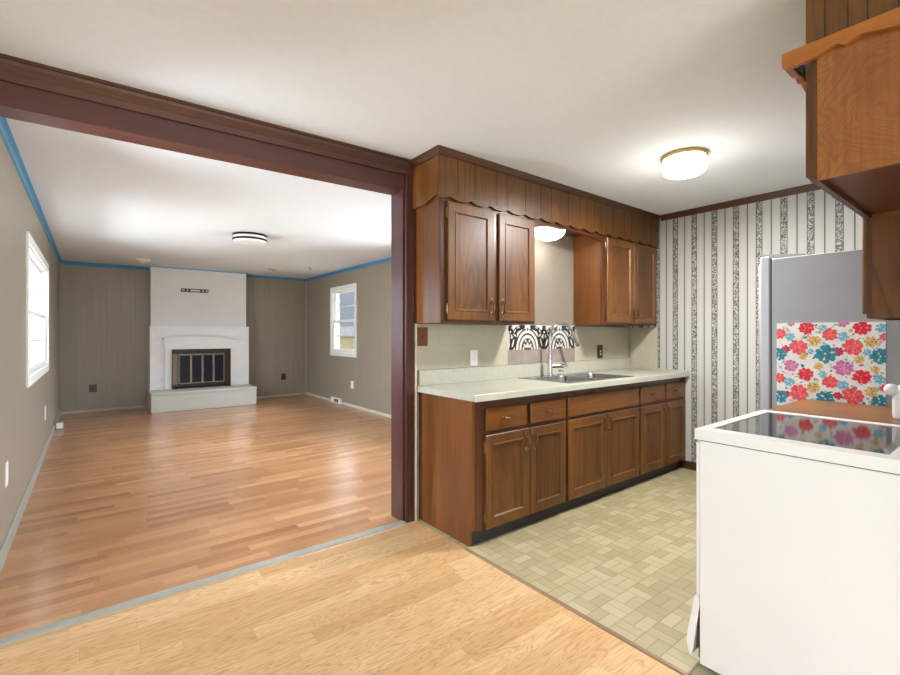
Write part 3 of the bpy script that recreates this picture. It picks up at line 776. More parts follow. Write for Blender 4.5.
# LR ceiling light
t = thing('ceiling_light', (1.476, 5.70, H), 'unlit round flush ceiling light with two black bands in the living room', 'ceiling light')
c = (1.476, 5.70, H); r = .19
build('mounting_plate', MB().lathe(c, [(r * .94, 0), (r * .94, -.012)], 40), M['plastic_white'], t)
build('diffuser', MB().lathe(c, [(r * .95, -.012), (r * .96, -.075), (r * .90, -.090), (r * .6, -.098), (r * .1, -.10)], 48), M['lamp_glass_off'], t)
for z0 in (-.002, -.052):
    build('band', MB().lathe(c, [(r * .95, z0), (r, z0), (r, z0 - .022), (r * .95, z0 - .022)], 48), M['black_metal'], t)

# ------------------------------------------------------------------ kitchen: base cabinets
def panel_door(x0, x1, z0, z1, yf, mats_frame, rail=.055, th=.019, face=-1, bead=True):
    """raised/recessed door facing -y (face=-1) or +y; returns (frame MB, panel MB); front surface at yf"""
    s = face
    fr = MB(); b = .004
    def ring(i0, d0, i1, d1, mbx):
        o = [(x0 + i0, z0 + i0), (x1 - i0, z0 + i0), (x1 - i0, z1 - i0), (x0 + i0, z1 - i0)]
        n = [(x0 + i1, z0 + i1), (x1 - i1, z0 + i1), (x1 - i1, z1 - i1), (x0 + i1, z1 - i1)]
        vs = [(p[0], yf - s * d0, p[1]) for p in o] + [(p[0], yf - s * d1, p[1]) for p in n]
        mbx.add(vs, [(i, (i + 1) % 4, 4 + (i + 1) % 4, 4 + i) for i in range(4)])
    ring(0, th, 0, b, fr); ring(0, b, b, 0, fr); ring(b, 0, rail, 0, fr)
    ring(rail, 0, rail + .002, -.004, fr); ring(rail + .002, -.004, rail + .010, -.004, fr)
    ring(rail + .010, -.004, rail + .018, .006, fr); ring(rail + .018, .006, rail + .018, .012, fr)
    fr.add([(x0, yf - s * th, z0), (x1, yf - s * th, z0), (x1, yf - s * th, z1), (x0, yf - s * th, z1)], [(0, 1, 2, 3)])
    pn = MB(); i = rail + .0175
    pn.box(x0 + i, x1 - i, yf - s * .006, yf - s * .013, z0 + i, z1 - i)
    return fr, pn

def pull_v(x, y, z, s=-1, L=.108):
    """vertical bow pull with leaf ends, on plane y facing s"""
    mb = MB()
    pts = [(x, y, z + L / 2 - .012), (x, y + s * .012, z + L / 2 - .010), (x, y + s * .026, z + .022), (x, y + s * .028, z), (x, y + s * .026, z - .022), (x, y + s * .012, z - L / 2 + .010), (x, y, z - L / 2 + .012)]
    mb.tube(pts, .005, 8, [.008, .0065, .0055, .007, .0055, .0065, .008])
    for q in (1, -1): mb.ball((x, y + s * .002, z + q * (L / 2 - .006)), .015, (.8, .25, 1.3), 12, 8)
    return mb
def pull_h(x, y, z, s=-1, L=.085):
    mb = MB()
    pts = [(x - L / 2 + .012, y, z), (x - L / 2 + .012, y + s * .014, z), (x - .018, y + s * .024, z - .003), (x, y + s * .026, z - .004), (x + .018, y + s * .024, z - .003), (x + L / 2 - .012, y + s * .014, z), (x + L / 2 - .012, y, z)]
    mb.tube(pts, .005, 8, [.008, .0065, .0055, .007, .0055, .0065, .008])
    for q in (1, -1): mb.ball((x + q * (L / 2 - .004), y + s * .002, z), .012, (1.3, .25, .7), 12, 8)
    return mb
def hinge(x, y, z, s=-1):
    mb = MB(); mb.box(x - .012, x, y, y + s * .004, z - .025, z + .025, b=.001); mb.tube([(x, y + s * .005, z - .028), (x, y + s * .005, z + .028)], .0045, 8)
    mb.ball((x, y + s * .005, z + .031), .0055, seg=8, rings=6); mb.ball((x, y + s * .005, z - .031), .0055, seg=8, rings=6)
    return mb

FY = 2.045   # face frame front; doors' front at FY - .019
def add_door(root, x0, x1, z0, z1, yf, s, handle_x, handle_z, hinge_x=None, rail=.055):
    fr, pn = panel_door(x0, x1, z0, z1, yf, None, rail, face=s)
    d = build('door', fr, M['door_wood'], root)
    build('door_panel', pn, M['panel_wood'], d)
    h = build('handle', pull_v(handle_x, yf, handle_z, s), M['brass'], d)
    if hinge_x is not None:
        for zz in (z0 + .07, z1 - .07): build('hinge', hinge(hinge_x, yf - s * .019 , zz, s), M['brass'], d)
    return d
def add_drawer(root, x0, x1, z0, z1, yf, handle=True, s=-1, name='drawer'):
    d = build(name, MB().box(x0, x1, min(yf, yf - s * .019), max(yf, yf - s * .019), z0, z1, b=.006), M['drawer_wood'], root)
    if handle: build('handle', pull_h((x0 + x1) / 2, yf, (z0 + z1) / 2 + .004, s), M['brass'], d)
    return d
def carcass(x0, x1, end_left=False):
    """open box body: sides, bottom, back and a face frame are one visible mass"""
    mb = MB()
    mb.box(x0, x1, FY + .018, YW - .004, 0.10, 0.872)
    return mb
def face_frame(x0, x1, zs, xs):
    """frame bars around openings"""
    mb = MB(); mb.box(x0, x1, FY, FY + .018, .09, .872)
    return mb
units = [(1.796, 2.642, 'stained base cabinet at the left end of the run with two drawers over two doors'),
         (2.642, 3.612, 'stained sink base cabinet, middle of the run, with one wide false drawer front'),
         (3.612, 4.424, 'stained base cabinet at the far right end of the run against the striped wall')]
DY = FY - .019
for i, (x0, x1, lab) in enumerate(units):
    cb = thing('base_cabinet', ((x0 + x1) / 2, 2.33, 0), lab, 'cabinet', 'base cabinets under the pale counter')
    if i == 1:   # room for the sink bowls
        mb = MB(); mb.box(x0, x1, FY + .018, YW - .004, .10, .64); mb.box(x0, x0 + .018, FY + .018, YW - .004, .64, .872); mb.box(x1 - .018, x1, FY + .018, YW - .004, .64, .872)
        mb.box(x0 + .018, x1 - .018, YW - .02, YW - .004, .64, .872)
        build('carcass', mb, M['dark_gap'], cb)
    else: build('carcass', carcass(x0, x1), M['dark_gap'], cb)
    build('face_frame', face_frame(x0, x1, None, None), M['frame_wood'], cb)
    build('toe_kick', MB().box(x0, x1, 2.075, 2.095, 0.0, 0.10), M['toe'], cb)
    if i == 0:
        build('end_panel', MB().prism([(YW - .004, 0), (2.075, 0), (2.075, .10), (FY + .002, .10), (FY + .002, .872), (YW - .004, .872)], 'x', 1.774, 1.796), M['end_wood'], cb)
        add_drawer(cb, 1.869, 2.227, .680, .818, DY); add_drawer(cb, 2.265, 2.629, .680, .818, DY)
        add_door(cb, 1.869, 2.256, .090, .658, DY, -1, 2.222, .575, 1.869); add_door(cb, 2.262, 2.629, .090, .658, DY, -1, 2.296, .575)
    if i == 1:
        add_drawer(cb, 2.655, 3.598, .680, .825, DY, handle=False, name='false_drawer_front')
        add_door(cb, 2.655, 3.128, .090, .658, DY, -1, 3.094, .575, 2.655); add_door(cb, 3.134, 3.598, .090, .658, DY, -1, 3.168, .575)
    if i == 2:
        add_drawer(cb, 3.626, 4.030, .680, .825, DY); add_drawer(cb, 4.058, 4.425, .680, .825, DY)
        add_door(cb, 3.626, 4.040, .090, .658, DY, -1, 4.008, .575, 3.626); add_door(cb, 4.046, 4.425, .090, .658, DY, -1, 4.078, .575)

# countertop with sink cut-out and upstand
ct = thing('countertop', (3.1, 2.3, .874), 'pale speckled laminate counter running along the sink wall', 'countertop')
SX0, SX1, SY0, SY1 = 2.735, 3.545, 2.085, 2.515
mb = MB(); a, b, c, d = 1.748, XK - .001, 1.995, YW - .001
mb.box(a, SX0, c, d, .876, .914, b=0); mb.box(SX1, b, c, d, .876, .914); mb.box(SX0, SX1, c, SY0, .876, .914); mb.box(SX0, SX1, SY1, d, .876, .914)
build('worktop', mb, M['laminate'], ct)
build('edge_band', MB().prism([(c - .004, .874), (c, .874), (c, .9145), (c - .002, .9145), (c - .004, .912)], 'x', a, b), plain('laminate_edge', (186, 188, 174), 0.35), ct)
mb = MB(); mb.box(a + .02, b, YW - .02, YW - .001, .914, 1.020, b=.002); mb.box(XK - .02, XK - .001, 1.998, YW - .02, .914, .928, b=.002)
build('upstand', mb, M['laminate'], ct)

for (a_, b_, lab) in ((1.747, 2.632, 'beige tileboard backsplash left of the patterned tile strip'), (3.502, XK - .009, 'beige tileboard backsplash right of the faucet under the far wall cabinet')):
    bs = thing('backsplash_panel', ((a_ + b_) / 2, YW, 1.021), lab, 'backsplash')
    build('board', MB().box(a_, b_, YW - .008, YW - .001, 1.024, 1.340), M['tileboard'], bs)
    build('seam_strip', MB().box(a_, b_, YW - .010, YW - .001, 1.0205, 1.024), plain('seam', (150, 142, 120), .5), bs)
    if a_ < 2: build('edge_trim', MB().box(1.739, a_, YW - .012, YW - .001, 1.0205, 1.340), plain('cream_edge', (220, 212, 184), .5), bs)
sb = tag(build('side_splash_panel', MB().box(XK - .007, XK - .0005, 2.30, YW - .022, .930, 1.335), M['tileboard'], None, (XK, 2.45, 1)), 'beige tileboard piece on the striped wall in the counter corner', 'backsplash')

# patterned tile strip above sink ------------------------------------------------
TX0, TX1, TZ0, TZ1 = 2.633, 3.50, 1.142, 1.345
mb = MB()
Yp = YW - .010
mb.box(TX0, TX1, Yp, YW - .001, TZ0, TZ1)
lay = [0]
def flat(pts, mat):
    lay[0] += 1; y = Yp - .0002 - .00004 * lay[0]
    mb.cur = mat
    q = []
    for (px, pz) in pts: q.append((min(max(px, TX0), TX1), y, min(max(pz, TZ0), TZ1)))
    mb.add(q, [tuple(range(len(q)))])
def ell(cx, cz, rx, rz, mat, rot=0, n=18):
    flat([(cx + rx * cos(t) * cos(rot) - rz * sin(t) * sin(rot), cz + rx * cos(t) * sin(rot) + rz * sin(t) * cos(rot)) for t in [2 * pi * k / n for k in range(n)]], mat)
def lune(cx, cz, r, w, a0, a1, mat, n=12, sx=1.0):
    P = [(cx + sx * r * cos(a0 + (a1 - a0) * k / n), cz + r * sin(a0 + (a1 - a0) * k / n)) for k in range(n + 1)]
    Q = [(cx + sx * (r - w * sin(pi * (.12 + .76 * k / n))) * cos(a0 + (a1 - a0) * k / n), cz + (r - w * sin(pi * (.12 + .76 * k / n))) * sin(a0 + (a1 - a0) * k / n)) for k in range(n + 1)]
    for k in range(n): flat([P[k], P[k + 1], Q[k + 1], Q[k]], mat); lay[0] -= 1
    lay[0] += 1
period = 0.413
for mx in (2.862, 3.275):
    for s in (-1, 1):     # dark scroll leaves around each arch
        ell(mx + s * .165, TZ0 + .07, .036, .075, 1, s * .35); ell(mx + s * .190, TZ0 + .150, .046, .022, 1, s * .7)
        ell(mx + s * .142, TZ0 + .150, .046, .024, 1, -s * .9); ell(mx + s * .090, TZ0 + .180, .050, .022, 1, -s * .45)
        ell(mx + s * .20, TZ0 + .012, .020, .018, 1); ell(mx + s * .172, TZ0 + .055, .008, .035, 0, s * .35); ell(mx + s * .150, TZ0 + .118, .022, .006, 0, s * .6); ell(mx + s * .185, TZ0 + .10, .018, .006, 0, -s * .5)
        ell(mx + s * .055, TZ0 + .185, .026, .020, 1, -s * .5); ell(mx + s * .11, TZ0 + .182, .020, .005, 0, -s * .35)
        ell(mx + s * .152, TZ0 + .152, .018, .005, 0, -s * .9)
    ell(mx, TZ0, .150, .176, 1, 0, 28); ell(mx, TZ0, .137, .163, 0, 0, 28); ell(mx, TZ0, .112, .137, 1, 0, 28); ell(mx, TZ0, .100, .122, 0, 0, 28)
    ell(mx, TZ0 + .168, .022, .028, 0); ell(mx, TZ0 + .168, .008, .014, 1)
    ell(mx, TZ0, .076, .094, 1, 0, 24)
    ell(mx, TZ0, .018, .060, 0)
    for s in (-1, 1):
        ell(mx + s * .030, TZ0 + .030, .010, .026, 0, -s * .8); ell(mx + s * .052, TZ0 + .005, .010, .022, 0, s * .2); ell(mx + s * .022, TZ0 + .070, .010, .012, 0)
    ell(mx, TZ0 + .005, .022, .012, 1)
for mx in (2.862 - period / 2, 2.862 + period / 2, 3.275 + period / 2):
    ell(mx, TZ0 + .10, .007, .10, 1); ell(mx, TZ0 + .19, .026, .010, 1); ell(mx, TZ0 + .145, .016, .016, 1); ell(mx, TZ0 + .145, .008, .008, 0)
tile = tag(build('patterned_tile_strip', mb, [plain('tile_white', (206, 204, 197), 0.3), plain('tile_black', (34, 36, 38), 0.3)], None, (3.06, YW, TZ0)), 'black and white scroll patterned tile strip behind the faucet', 'tile strip')
tag(build('grey_splash_strip', MB().box(TX0, TX1, YW - .009, YW - .001, 1.022, 1.141, b=.001), M['grey_plank'], None, (3.06, YW, 1.02)), 'brownish grey strip between the patterned tiles and the counter', 'backsplash')

# sink --------------------------------------------------------------------------
sk = thing('kitchen_sink', (3.14, 2.30, .914), 'double bowl stainless steel drop-in sink in the pale counter', 'sink')
mb = MB(); zt = .9195
rim = (2.705, 3.575, 2.055, 2.560)
bowls = [(2.755, 3.125, 2.095, 2.455), (3.165, 3.525, 2.095, 2.455)]
X = [rim[0], bowls[0][0], bowls[0][1], bowls[1][0], bowls[1][1], rim[1]]; Yv = [rim[2], 2.095, 2.455, rim[3]]
def rounded(x0, x1, y0, y1, r, n=6):
    P = []
    for cx_, cy_, a0 in ((x1 - r, y0 + r, -pi / 2), (x1 - r, y1 - r, 0), (x0 + r, y1 - r, pi / 2), (x0 + r, y0 + r, pi)):
        for k in range(n + 1):
            a = a0 + (pi / 2) * k / n; P.append((cx_ + r * cos(a), cy_ + r * sin(a)))
    return P
for i in range(5):
    for j in range(3):
        if j == 1 and i in (1, 3): continue
        mb.box(X[i], X[i + 1], Yv[j], Yv[j + 1], .9145, zt)
# corner fillers + bowl walls
for (x0, x1, y0, y1) in bowls:
    P0 = rounded(x0, x1, y0, y1, .06)
    rings = [(P0, zt + .0003), (rounded(x0 + .004, x1 - .004, y0 + .004, y1 - .004, .058), zt - .006), (rounded(x0 + .012, x1 - .012, y0 + .012, y1 - .012, .055), .79), (rounded(x0 + .035, x1 - .035, y0 + .035, y1 - .035, .05), .755)]
    vs = []; fs = []; n = len(P0)
    for P, z in rings: vs += [(p[0], p[1], z) for p in P]
    for q in range(len(rings) - 1):
        for k in range(n): fs.append((q * n + k, q * n + (k + 1) % n, (q + 1) * n + (k + 1) % n, (q + 1) * n + k))
    mb.add(vs, fs, True); mb.add([(p[0], p[1], .755) for p in rings[-1][0]], [tuple(range(n))])
    for cx_, cy_, ci in ((x1, y0, 0), (x1, y1, 1), (x0, y1, 2), (x0, y0, 3)):
        seg = P0[ci * 7:(ci + 1) * 7]
        mb.add([(cx_, cy_, zt + .0003)] + [(p[0], p[1], zt + .0003) for p in seg], [(0, k, k + 1) for k in range(1, 7)])
build('basin', mb, M['steel'], sk)
for (x0, x1, y0, y1) in bowls:
    build('drain', MB().lathe(((x0 + x1) / 2, (y0 + y1) / 2, .7552), [(.042, 0), (.040, .003), (.030, .001), (.0, .001)], 24), M['chrome'], sk)
# faucet ------------------------------------------------------------------------
fx, fy = 3.035, 2.505
fc = thing('kitchen_faucet', (fx, fy, .92), 'tall chrome gooseneck pull-down faucet behind the sink', 'faucet')
build('body', MB().lathe((fx, fy, .9195), [(.030, 0), (.030, .006), (.024, .012), (.021, .03), (.021, .15), (.017, .165), (.014, .17)], 24), M['chrome'], fc)
dx, dy = 0.97, -0.24
pts = [(fx, fy, 1.08), (fx, fy, 1.24)]
R = .122
for k in range(1, 15):
    a = pi - (pi * .86) * k / 14
    u = R + R * cos(a); pts.append((fx + dx * u, fy + dy * u, 1.24 + R * .98 * sin(a)))
build('spout', MB().tube(pts, .0115, 12), M['chrome'], fc)
e = pts[-1]; f2 = pts[-2]
dv = mathutils.Vector(e) - mathutils.Vector(f2); dv = (dv.normalized() * 3 + mathutils.Vector((.2, -.06, -.9))).normalized()
e2 = mathutils.Vector(e) + dv * .13
build('spray_head', MB().tube([e, tuple(mathutils.Vector(e) + dv * .02), tuple(mathutils.Vector(e) + dv * .09), tuple(e2)], .013, 14, [.012, .0145, .017, .0185]), M['chrome'], fc)
build('spray_tip', MB().tube([tuple(e2), tuple(e2 + dv * .008)], .016, 14), M['plastic_black'], fc)
build('lever', MB().tube([(fx + .01, fy - .01, 1.0), (fx + .05, fy - .03, 1.003), (fx + .085, fy - .045, 1.004)], .015, 12, [.017, .017, .02]).tube([(fx + .08, fy - .042, 1.004), (fx + .105, fy - .055, 1.0)], .021, 12, [.021, .017]), M['chrome'], fc)
ss = thing('soap_dispenser', (3.17, 2.51, .92), 'short chrome dispenser beside the faucet on the sink rim', 'soap dispenser')
build('body', MB().lathe((3.17, 2.51, .9195), [(.022, 0), (.022, .005), (.012, .012), (.010, .03), (.013, .034), (.013, .042), (.006, .046)], 20), M['chrome'], ss)
build('nozzle', MB().tube([(3.17, 2.51, .955), (3.165, 2.48, .957), (3.163, 2.465, .950)], .005, 8), M['chrome'], ss)

# wall plates on the splash
wall_plate('wall_switch', (1.80, YW - .008, 1.252), 'y-', M['plate_wood'], M['brass'], 'wooden wall switch plate beside the dark post above the counter', 'switch', 'switch', w=.085, h=.13)
wall_plate('wall_outlet', (2.27, YW - .008, 1.09), 'y-', M['plastic_white'], M['plastic_white'], 'white outlet on the beige backsplash left of the patterned tiles', 'outlet')
wall_plate('wall_outlet', (3.895, YW - .008, 1.10), 'y-', M['plastic_brown'], M['plastic_brown'], 'brown outlet with white buttons on the backsplash right of the faucet', 'outlet', 'gfci', w=.085, h=.13)

# ------------------------------------------------------------------ upper cabinets (sink side)
def upper(x0, x1, z0, z1, yfront, yback, doors, label, loc, s=-1, end_mat='end_wood', group=None, side_strip=None, hz=None):
    u = thing('wall_cabinet', loc, label, 'cabinet', group)
    ya, yb = sorted((yfront - s * .018, yback))
    build('side_panel', MB().box(x0, x0 + .016, ya, yb, z0, z1), M[end_mat], u); build('side_panel', MB().box(x1 - .016, x1, ya, yb, z0, z1), M[end_mat], u)
    mb = MB(); mb.box(x0 + .016, x1 - .016, ya, yb, z0 + .018, z0 + .034); mb.box(x0 + .016, x1 - .016, ya, yb, z1 - .016, z1)
    mb.box(x0 + .016, x1 - .016, *sorted((yback + s * .008, yback)), z0 + .034, z1 - .016)
    build('bottom_panel', mb, M['underside'], u)
    fa, fb = sorted((yfront, yfront - s * .018))
    mb = MB(); mb.box(x0, x1, fa, fb, z0, z1)
    build('face_frame', mb, M['frame_wood'], u)
    yd = yfront + s * .019
    for (a, b, c, d, hx, hgx) in doors:
        add_door(u, a, b, c, d, yd, s, hx, (c + .09) if hz is None else hz, hgx)
    return u
G1 = 'wall cabinets above the sink counter'
upper(1.737, 2.622, 1.342, 2.16, 2.31, YW, [(1.785, 2.188, 1.362, 2.118, 2.160, 1.785), (2.236, 2.603, 1.362, 2.112, 2.262, None)], 'stained wall cabinet left of the sink with two raised panel doors', (2.18, 2.46, 1.342), group=G1)
upper(3.492, 4.418, 1.357, 2.16, 2.31, YW, [(3.548, 3.975, 1.372, 2.118, 3.945, 3.548), (3.985, 4.395, 1.372, 2.118, 4.015, None)], 'stained wall cabinet right of the sink next to the striped wallpaper', (3.96, 2.46, 1.357), group=G1)

# soffit with planked, scalloped fascia
sf = thing('soffit', (3.08, 2.45, 2.16), 'planked wood soffit with scalloped lower edge above the sink cabinets', 'soffit')
build('box', MB().box(1.738, XK - .001, 2.308, YW - .001, 2.162, H - .001), M['frame_wood'], sf)
def scallop(u, per, amp):
    f = (u / per) % 1.0
    return amp * (0.5 - 0.5 * cos(2 * pi * f)) + amp * .35 * max(0, cos(4 * pi * f)) 
us = [1.710 + (XK - .001 - 1.710) * k / 260 for k in range(261)]
mb = MB().strip_board(us, H - .001, [2.125 + scallop(u - 1.715, .175, .015) for u in us], 'y', 2.290, 2.306)
mb.cur = 1; x = 1.86; k = 0; wd = [.15, .20, .10, .19, .17, .12, .21]
while x < XK - .05:
    mb.box(x - .002, x + .002, 2.2892, 2.2905, 2.16, H - .045); x += wd[k % 7]; k += 1
build('front_fascia', mb, [M['fascia_wood'], M['dark_gap']], sf)
us = [2.306 + (YW - .001 - 2.306) * k / 40 for k in range(41)]
bot = [2.150 - .035 * (1 - cos(pi * min(1, (u - 2.306) / .17))) / 2 for u in us]
build('side_fascia', MB().strip_board(us, H - .001, bot, 'x', 1.711, 1.736), M['end_wood'], sf)
# arched light valance between the cabinets
us = [2.623 + (3.491 - 2.623) * k / 60 for k in range(61)]
bot = [2.075 + .030 * sin(pi * k / 60) + .010 * abs(sin(3 * pi * k / 60)) for k in range(61)]
tag(build('light_valance', MB().strip_board(us, 2.160, bot, 'y', 2.312, 2.330), M['frame_wood'], None, (3.05, 2.32, 2.1)), 'dark scalloped board between the two sink wall cabinets', 'valance')
gl = thing('sink_light', (2.985, 2.475, 2.162), 'lit white dome light under the soffit above the sink', 'ceiling light')
c = (2.985, 2.475, 2.162)
build('base', MB().lathe(c, [(.13, 0), (.13, -.014), (.12, -.018)], 36), M['brass_bright'], gl)
build('globe', MB().lathe(c, [(.125, -.016), (.135, -.035), (.13, -.06), (.11, -.085), (.075, -.105), (.03, -.114), (.002, -.115)], 36), M['lamp_glass'], gl)
pl = bpy.data.lights.new('sink_bulb', 'POINT'); pl.energy = 3; pl.color = (1, .95, .88); pl.shadow_soft_size = .08
po = bpy.data.objects.new('sink_bulb', pl); po.location = (c[0], c[1] - .02, 1.99); COL.objects.link(po)

# kitchen ceiling light
c = (3.06, 1.41, H); r = .132
kl = thing('ceiling_light', c, 'lit white glass drum light with brass rim on the kitchen ceiling', 'ceiling light')
build('brass_rim', MB().lathe(c, [(r * .9, 0), (r * 1.03, -.004), (r * 1.04, -.018), (r * 1.0, -.022)], 48), M['brass_bright'], kl)
build('glass_drum', MB().lathe(c, [(r * .98, -.020), (r, -.03), (r, -.090), (r * .95, -.110), (r * .82, -.122), (r * .4, -.128), (.002, -.129)], 48), M['lamp_glass'], kl)
pl = bpy.data.lights.new('ceiling_bulb', 'POINT'); pl.energy = 5; pl.color = (1, .97, .92); pl.shadow_soft_size = .14
po = bpy.data.objects.new('ceiling_bulb', pl); po.location = (c[0], c[1], H - .27); COL.objects.link(po)

dl = bpy.data.lights.new('ceiling_downlight', 'AREA'); dl.shape = 'DISK'; dl.size = .24; dl.energy = 40; dl.color = (1, .97, .93)
do = bpy.data.objects.new('ceiling_downlight', dl); do.location = (c[0], c[1], H - .134); COL.objects.link(do)

# ------------------------------------------------------------------ stove side
st = thing('kitchen_range', (2.15, .46, 0), 'white freestanding range with black ceramic glass cooktop', 'stove')
x0, x1, y0, y1 = 1.800, 2.505, .125, .787
mb = MB(); mb.box(x0, x1, y0, y1 - .014, .03, .868, b=.002)
for q in ((x0 + .03, y0 + .03), (x1 - .07, y0 + .03), (x0 + .03, y1 - .12), (x1 - .07, y1 - .12)): mb.box(q[0], q[0] + .04, q[1], q[1] + .04, 0, .03)
build('body', mb, M['enamel'], st)
mb = MB(); mb.box(x0 + .004, x1 - .004, y0, y1 - .015, .868, .872)
build('seam', mb, M['dark_gray'], st)
mb = MB(); cx0, cx1, cy0, cy1 = x0 - .003, x1 + .003, y0, y1 + .003
gx0, gx1, gy0, gy1 = 1.862, 2.452, .262, .752
for q in ((cx0, cx1, cy0, gy0), (cx0, cx1, gy1, cy1), (cx0, gx0, gy0, gy1), (gx1, cx1, gy0, gy1)): mb.box(q[0], q[1], q[2], q[3], .872, .911, b=.0)
mb2 = MB(); mb2.v = mb.v; mb2.f = mb.f; mb2.m = mb.m; mb2.sm = mb.sm
build('cooktop_rim', mb2, M['enamel'], st)
build('cooktop_glass', MB().box(gx0, gx1, gy0, gy1, .895, .9085), M['cooktop'], st)
build('oven_door', MB().box(x0 + .001, x1 - .001, y1 - .013, y1, .285, .862, b=.003), M['enamel'], st)
dr = MB(); vs = []
# storage drawer front hanging slightly open at the bottom
yy0, yt, ybm = y1 - .012, y1 + .003, y1 + .030
dr.prism([(yy0, .280), (yt, .280), (yt + .005, .262), (ybm + .006, .100), (ybm - .004, .050), (ybm - .014, .050), (yy0, .24)], 'x', x0 + .001, x1 - .003)
build('storage_drawer', dr, M['enamel'], st)
build('drawer_shade_sheet', MB().box(x0 + .004, x1 - .004, y1 - .0135, y1 - .009, .05, .24), M['plastic_black'], st)  # black sheet put in for the shade behind the open drawer front
bgd = MB().prism([(y0, .911), (.225, .911), (.228, .93), (.200, 1.09), (.185, 1.105), (y0, 1.105)], 'x', x0, x1)
build('backguard', bgd, M['enamel'], st)
for k in range(4):
    build('knob', MB().lathe((x0 + .10 + k * .17, .215, 1.01), [(.020, 0), (.019, .014), (.015, .018)], 16, 'y'), M['plastic_white'], st)

# brown counter beyond the range
bc = thing('base_cabinet', (2.80, .45, 0), 'narrow base cabinet between the white range and the refrigerator', 'cabinet')
build('carcass', MB().box(2.515, 3.07, .115, .742, .10, .872), M['frame_wood'], bc)
build('toe_kick', MB().box(2.515, 3.07, .67, .69, 0, .10), M['toe'], bc)
add_door(bc, 2.53, 3.055, .12, .66, .763, 1, 2.57, .58)
add_drawer(bc, 2.53, 3.055, .69, .85, .763, True, 1)
tag(build('wood_counter', MB().box(2.510, 3.075, .112, .778, .874, .914, b=.003), M['butcher'], None, (2.8, .45, .874)), 'brown wooden counter piece between the range and the refrigerator', 'countertop')
cn = thing('canister', (2.665, .318, .914), 'white lidded canister at the right edge of the brown counter', 'canister')
build('body', MB().lathe((2.665, .318, .914), [(.040, 0), (.046, .004), (.049, .02), (.049, .10), (.045, .115)], 28), M['enamel'], cn)
build('lid', MB().lathe((2.665, .318, .914), [(.047, .115), (.049, .12), (.045, .134), (.02, .144), (.012, .146), (.014, .158), (.004, .163)], 28), M['enamel'], cn)
build('handle', MB().ball((2.640, .365, 1.035), .026, (.8, 1.0, 1.0)), M['enamel'], cn)

# refrigerator
rf = thing('refrigerator', (3.5, .52, 0), 'tall grey refrigerator seen from its side in the kitchen corner', 'refrigerator')
mb = MB(); mb.box(3.10, 3.95, .16, .932, .02, 1.705, b=.004)
for q in ((3.13, .2), (3.88, .2), (3.13, .86), (3.88, .86)): mb.box(q[0], q[0] + .04, q[1], q[1] + .04, 0, .03)
build('cabinet_body', mb, M['fridge_side'], rf)
build('gasket', MB().box(3.106, 3.944, .932, .942, .10, 1.70), M['dark_gray'], rf)
build('door', MB().box(3.10, 3.95, .942, .992, .62, 1.722, b=.006), M['fridge_door'], rf)
build('freezer_door', MB().box(3.10, 3.95, .942, .992, .09, .61, b=.006), M['fridge_door'], rf)
build('door_handle', MB().tube([(3.19, .99, 1.70), (3.19, 1.015, 1.68), (3.19, 1.015, .72), (3.19, .99, .70)], .012, 10), M['fridge_side'], rf)
build('hinge_cover', MB().prism([(.77, 1.705), (.78, 1.716), (.985, 1.736), (.985, 1.722), (.93, 1.705)], 'x', 3.105, 3.17), M['fridge_side'], rf)

# floral poster on the fridge
PX = 3.098
ps = MB(); Y0, Y1, Z0, Z1 = .449, .907, .862, 1.331
ps.box(PX - .0015, PX + .0015, Y0, Y1, Z0, Z1)
ly = [0]
def fl(pts, mat):
    ly[0] += 1; x = PX - .0016 - .0000035 * ly[0]
    ps.cur = mat
    q = [(x, min(max(a, Y0), Y1), min(max(b, Z0), Z1)) for a, b in pts]
    ps.add(q, [tuple(range(len(q)))])
def blob(cy, cz, r, mat, n=14, ph=0, sq=1.0, rot=0):
    fl([(cy + r * cos(2 * pi * k / n + ph) * cos(rot) - sq * r * sin(2 * pi * k / n + ph) * sin(rot), cz + r * cos(2 * pi * k / n + ph) * sin(rot) + sq * r * sin(2 * pi * k / n + ph) * cos(rot)) for k in range(n)], mat)
names = ['white', 'red', 'coral', 'pink', 'lb', 'yel', 'mag', 'teal', 'vio', 'green', 'dk', 'cream', 'pale_coral', 'deep_red', 'deep_teal', 'deep_lb', 'lilac']
cols = [(250, 249, 246), (230, 30, 60), (238, 84, 92), (232, 90, 128), (128, 196, 220), (222, 186, 112), (190, 36, 84), (24, 140, 166), (206, 112, 176), (176, 196, 150), (150, 70, 30), (250, 224, 180), (250, 140, 140), (190, 16, 50), (10, 104, 134), (60, 150, 200), (232, 178, 214)]
pm = [plain('print_' + n, c_, 0.35, var=0.06, scale=40) for n, c_ in zip(names, cols)]
ix = {n: i for i, n in enumerate(names)}
inner = {'red': ('deep_red', 'pale_coral'), 'coral': ('pale_coral', 'red'), 'pink': ('pale_coral', 'mag'), 'lb': ('deep_lb', 'white'), 'yel': ('dk', 'cream'), 'mag': ('deep_red', 'pink'), 'teal': ('deep_teal', 'cream'), 'vio': ('lilac', 'pale_coral')}
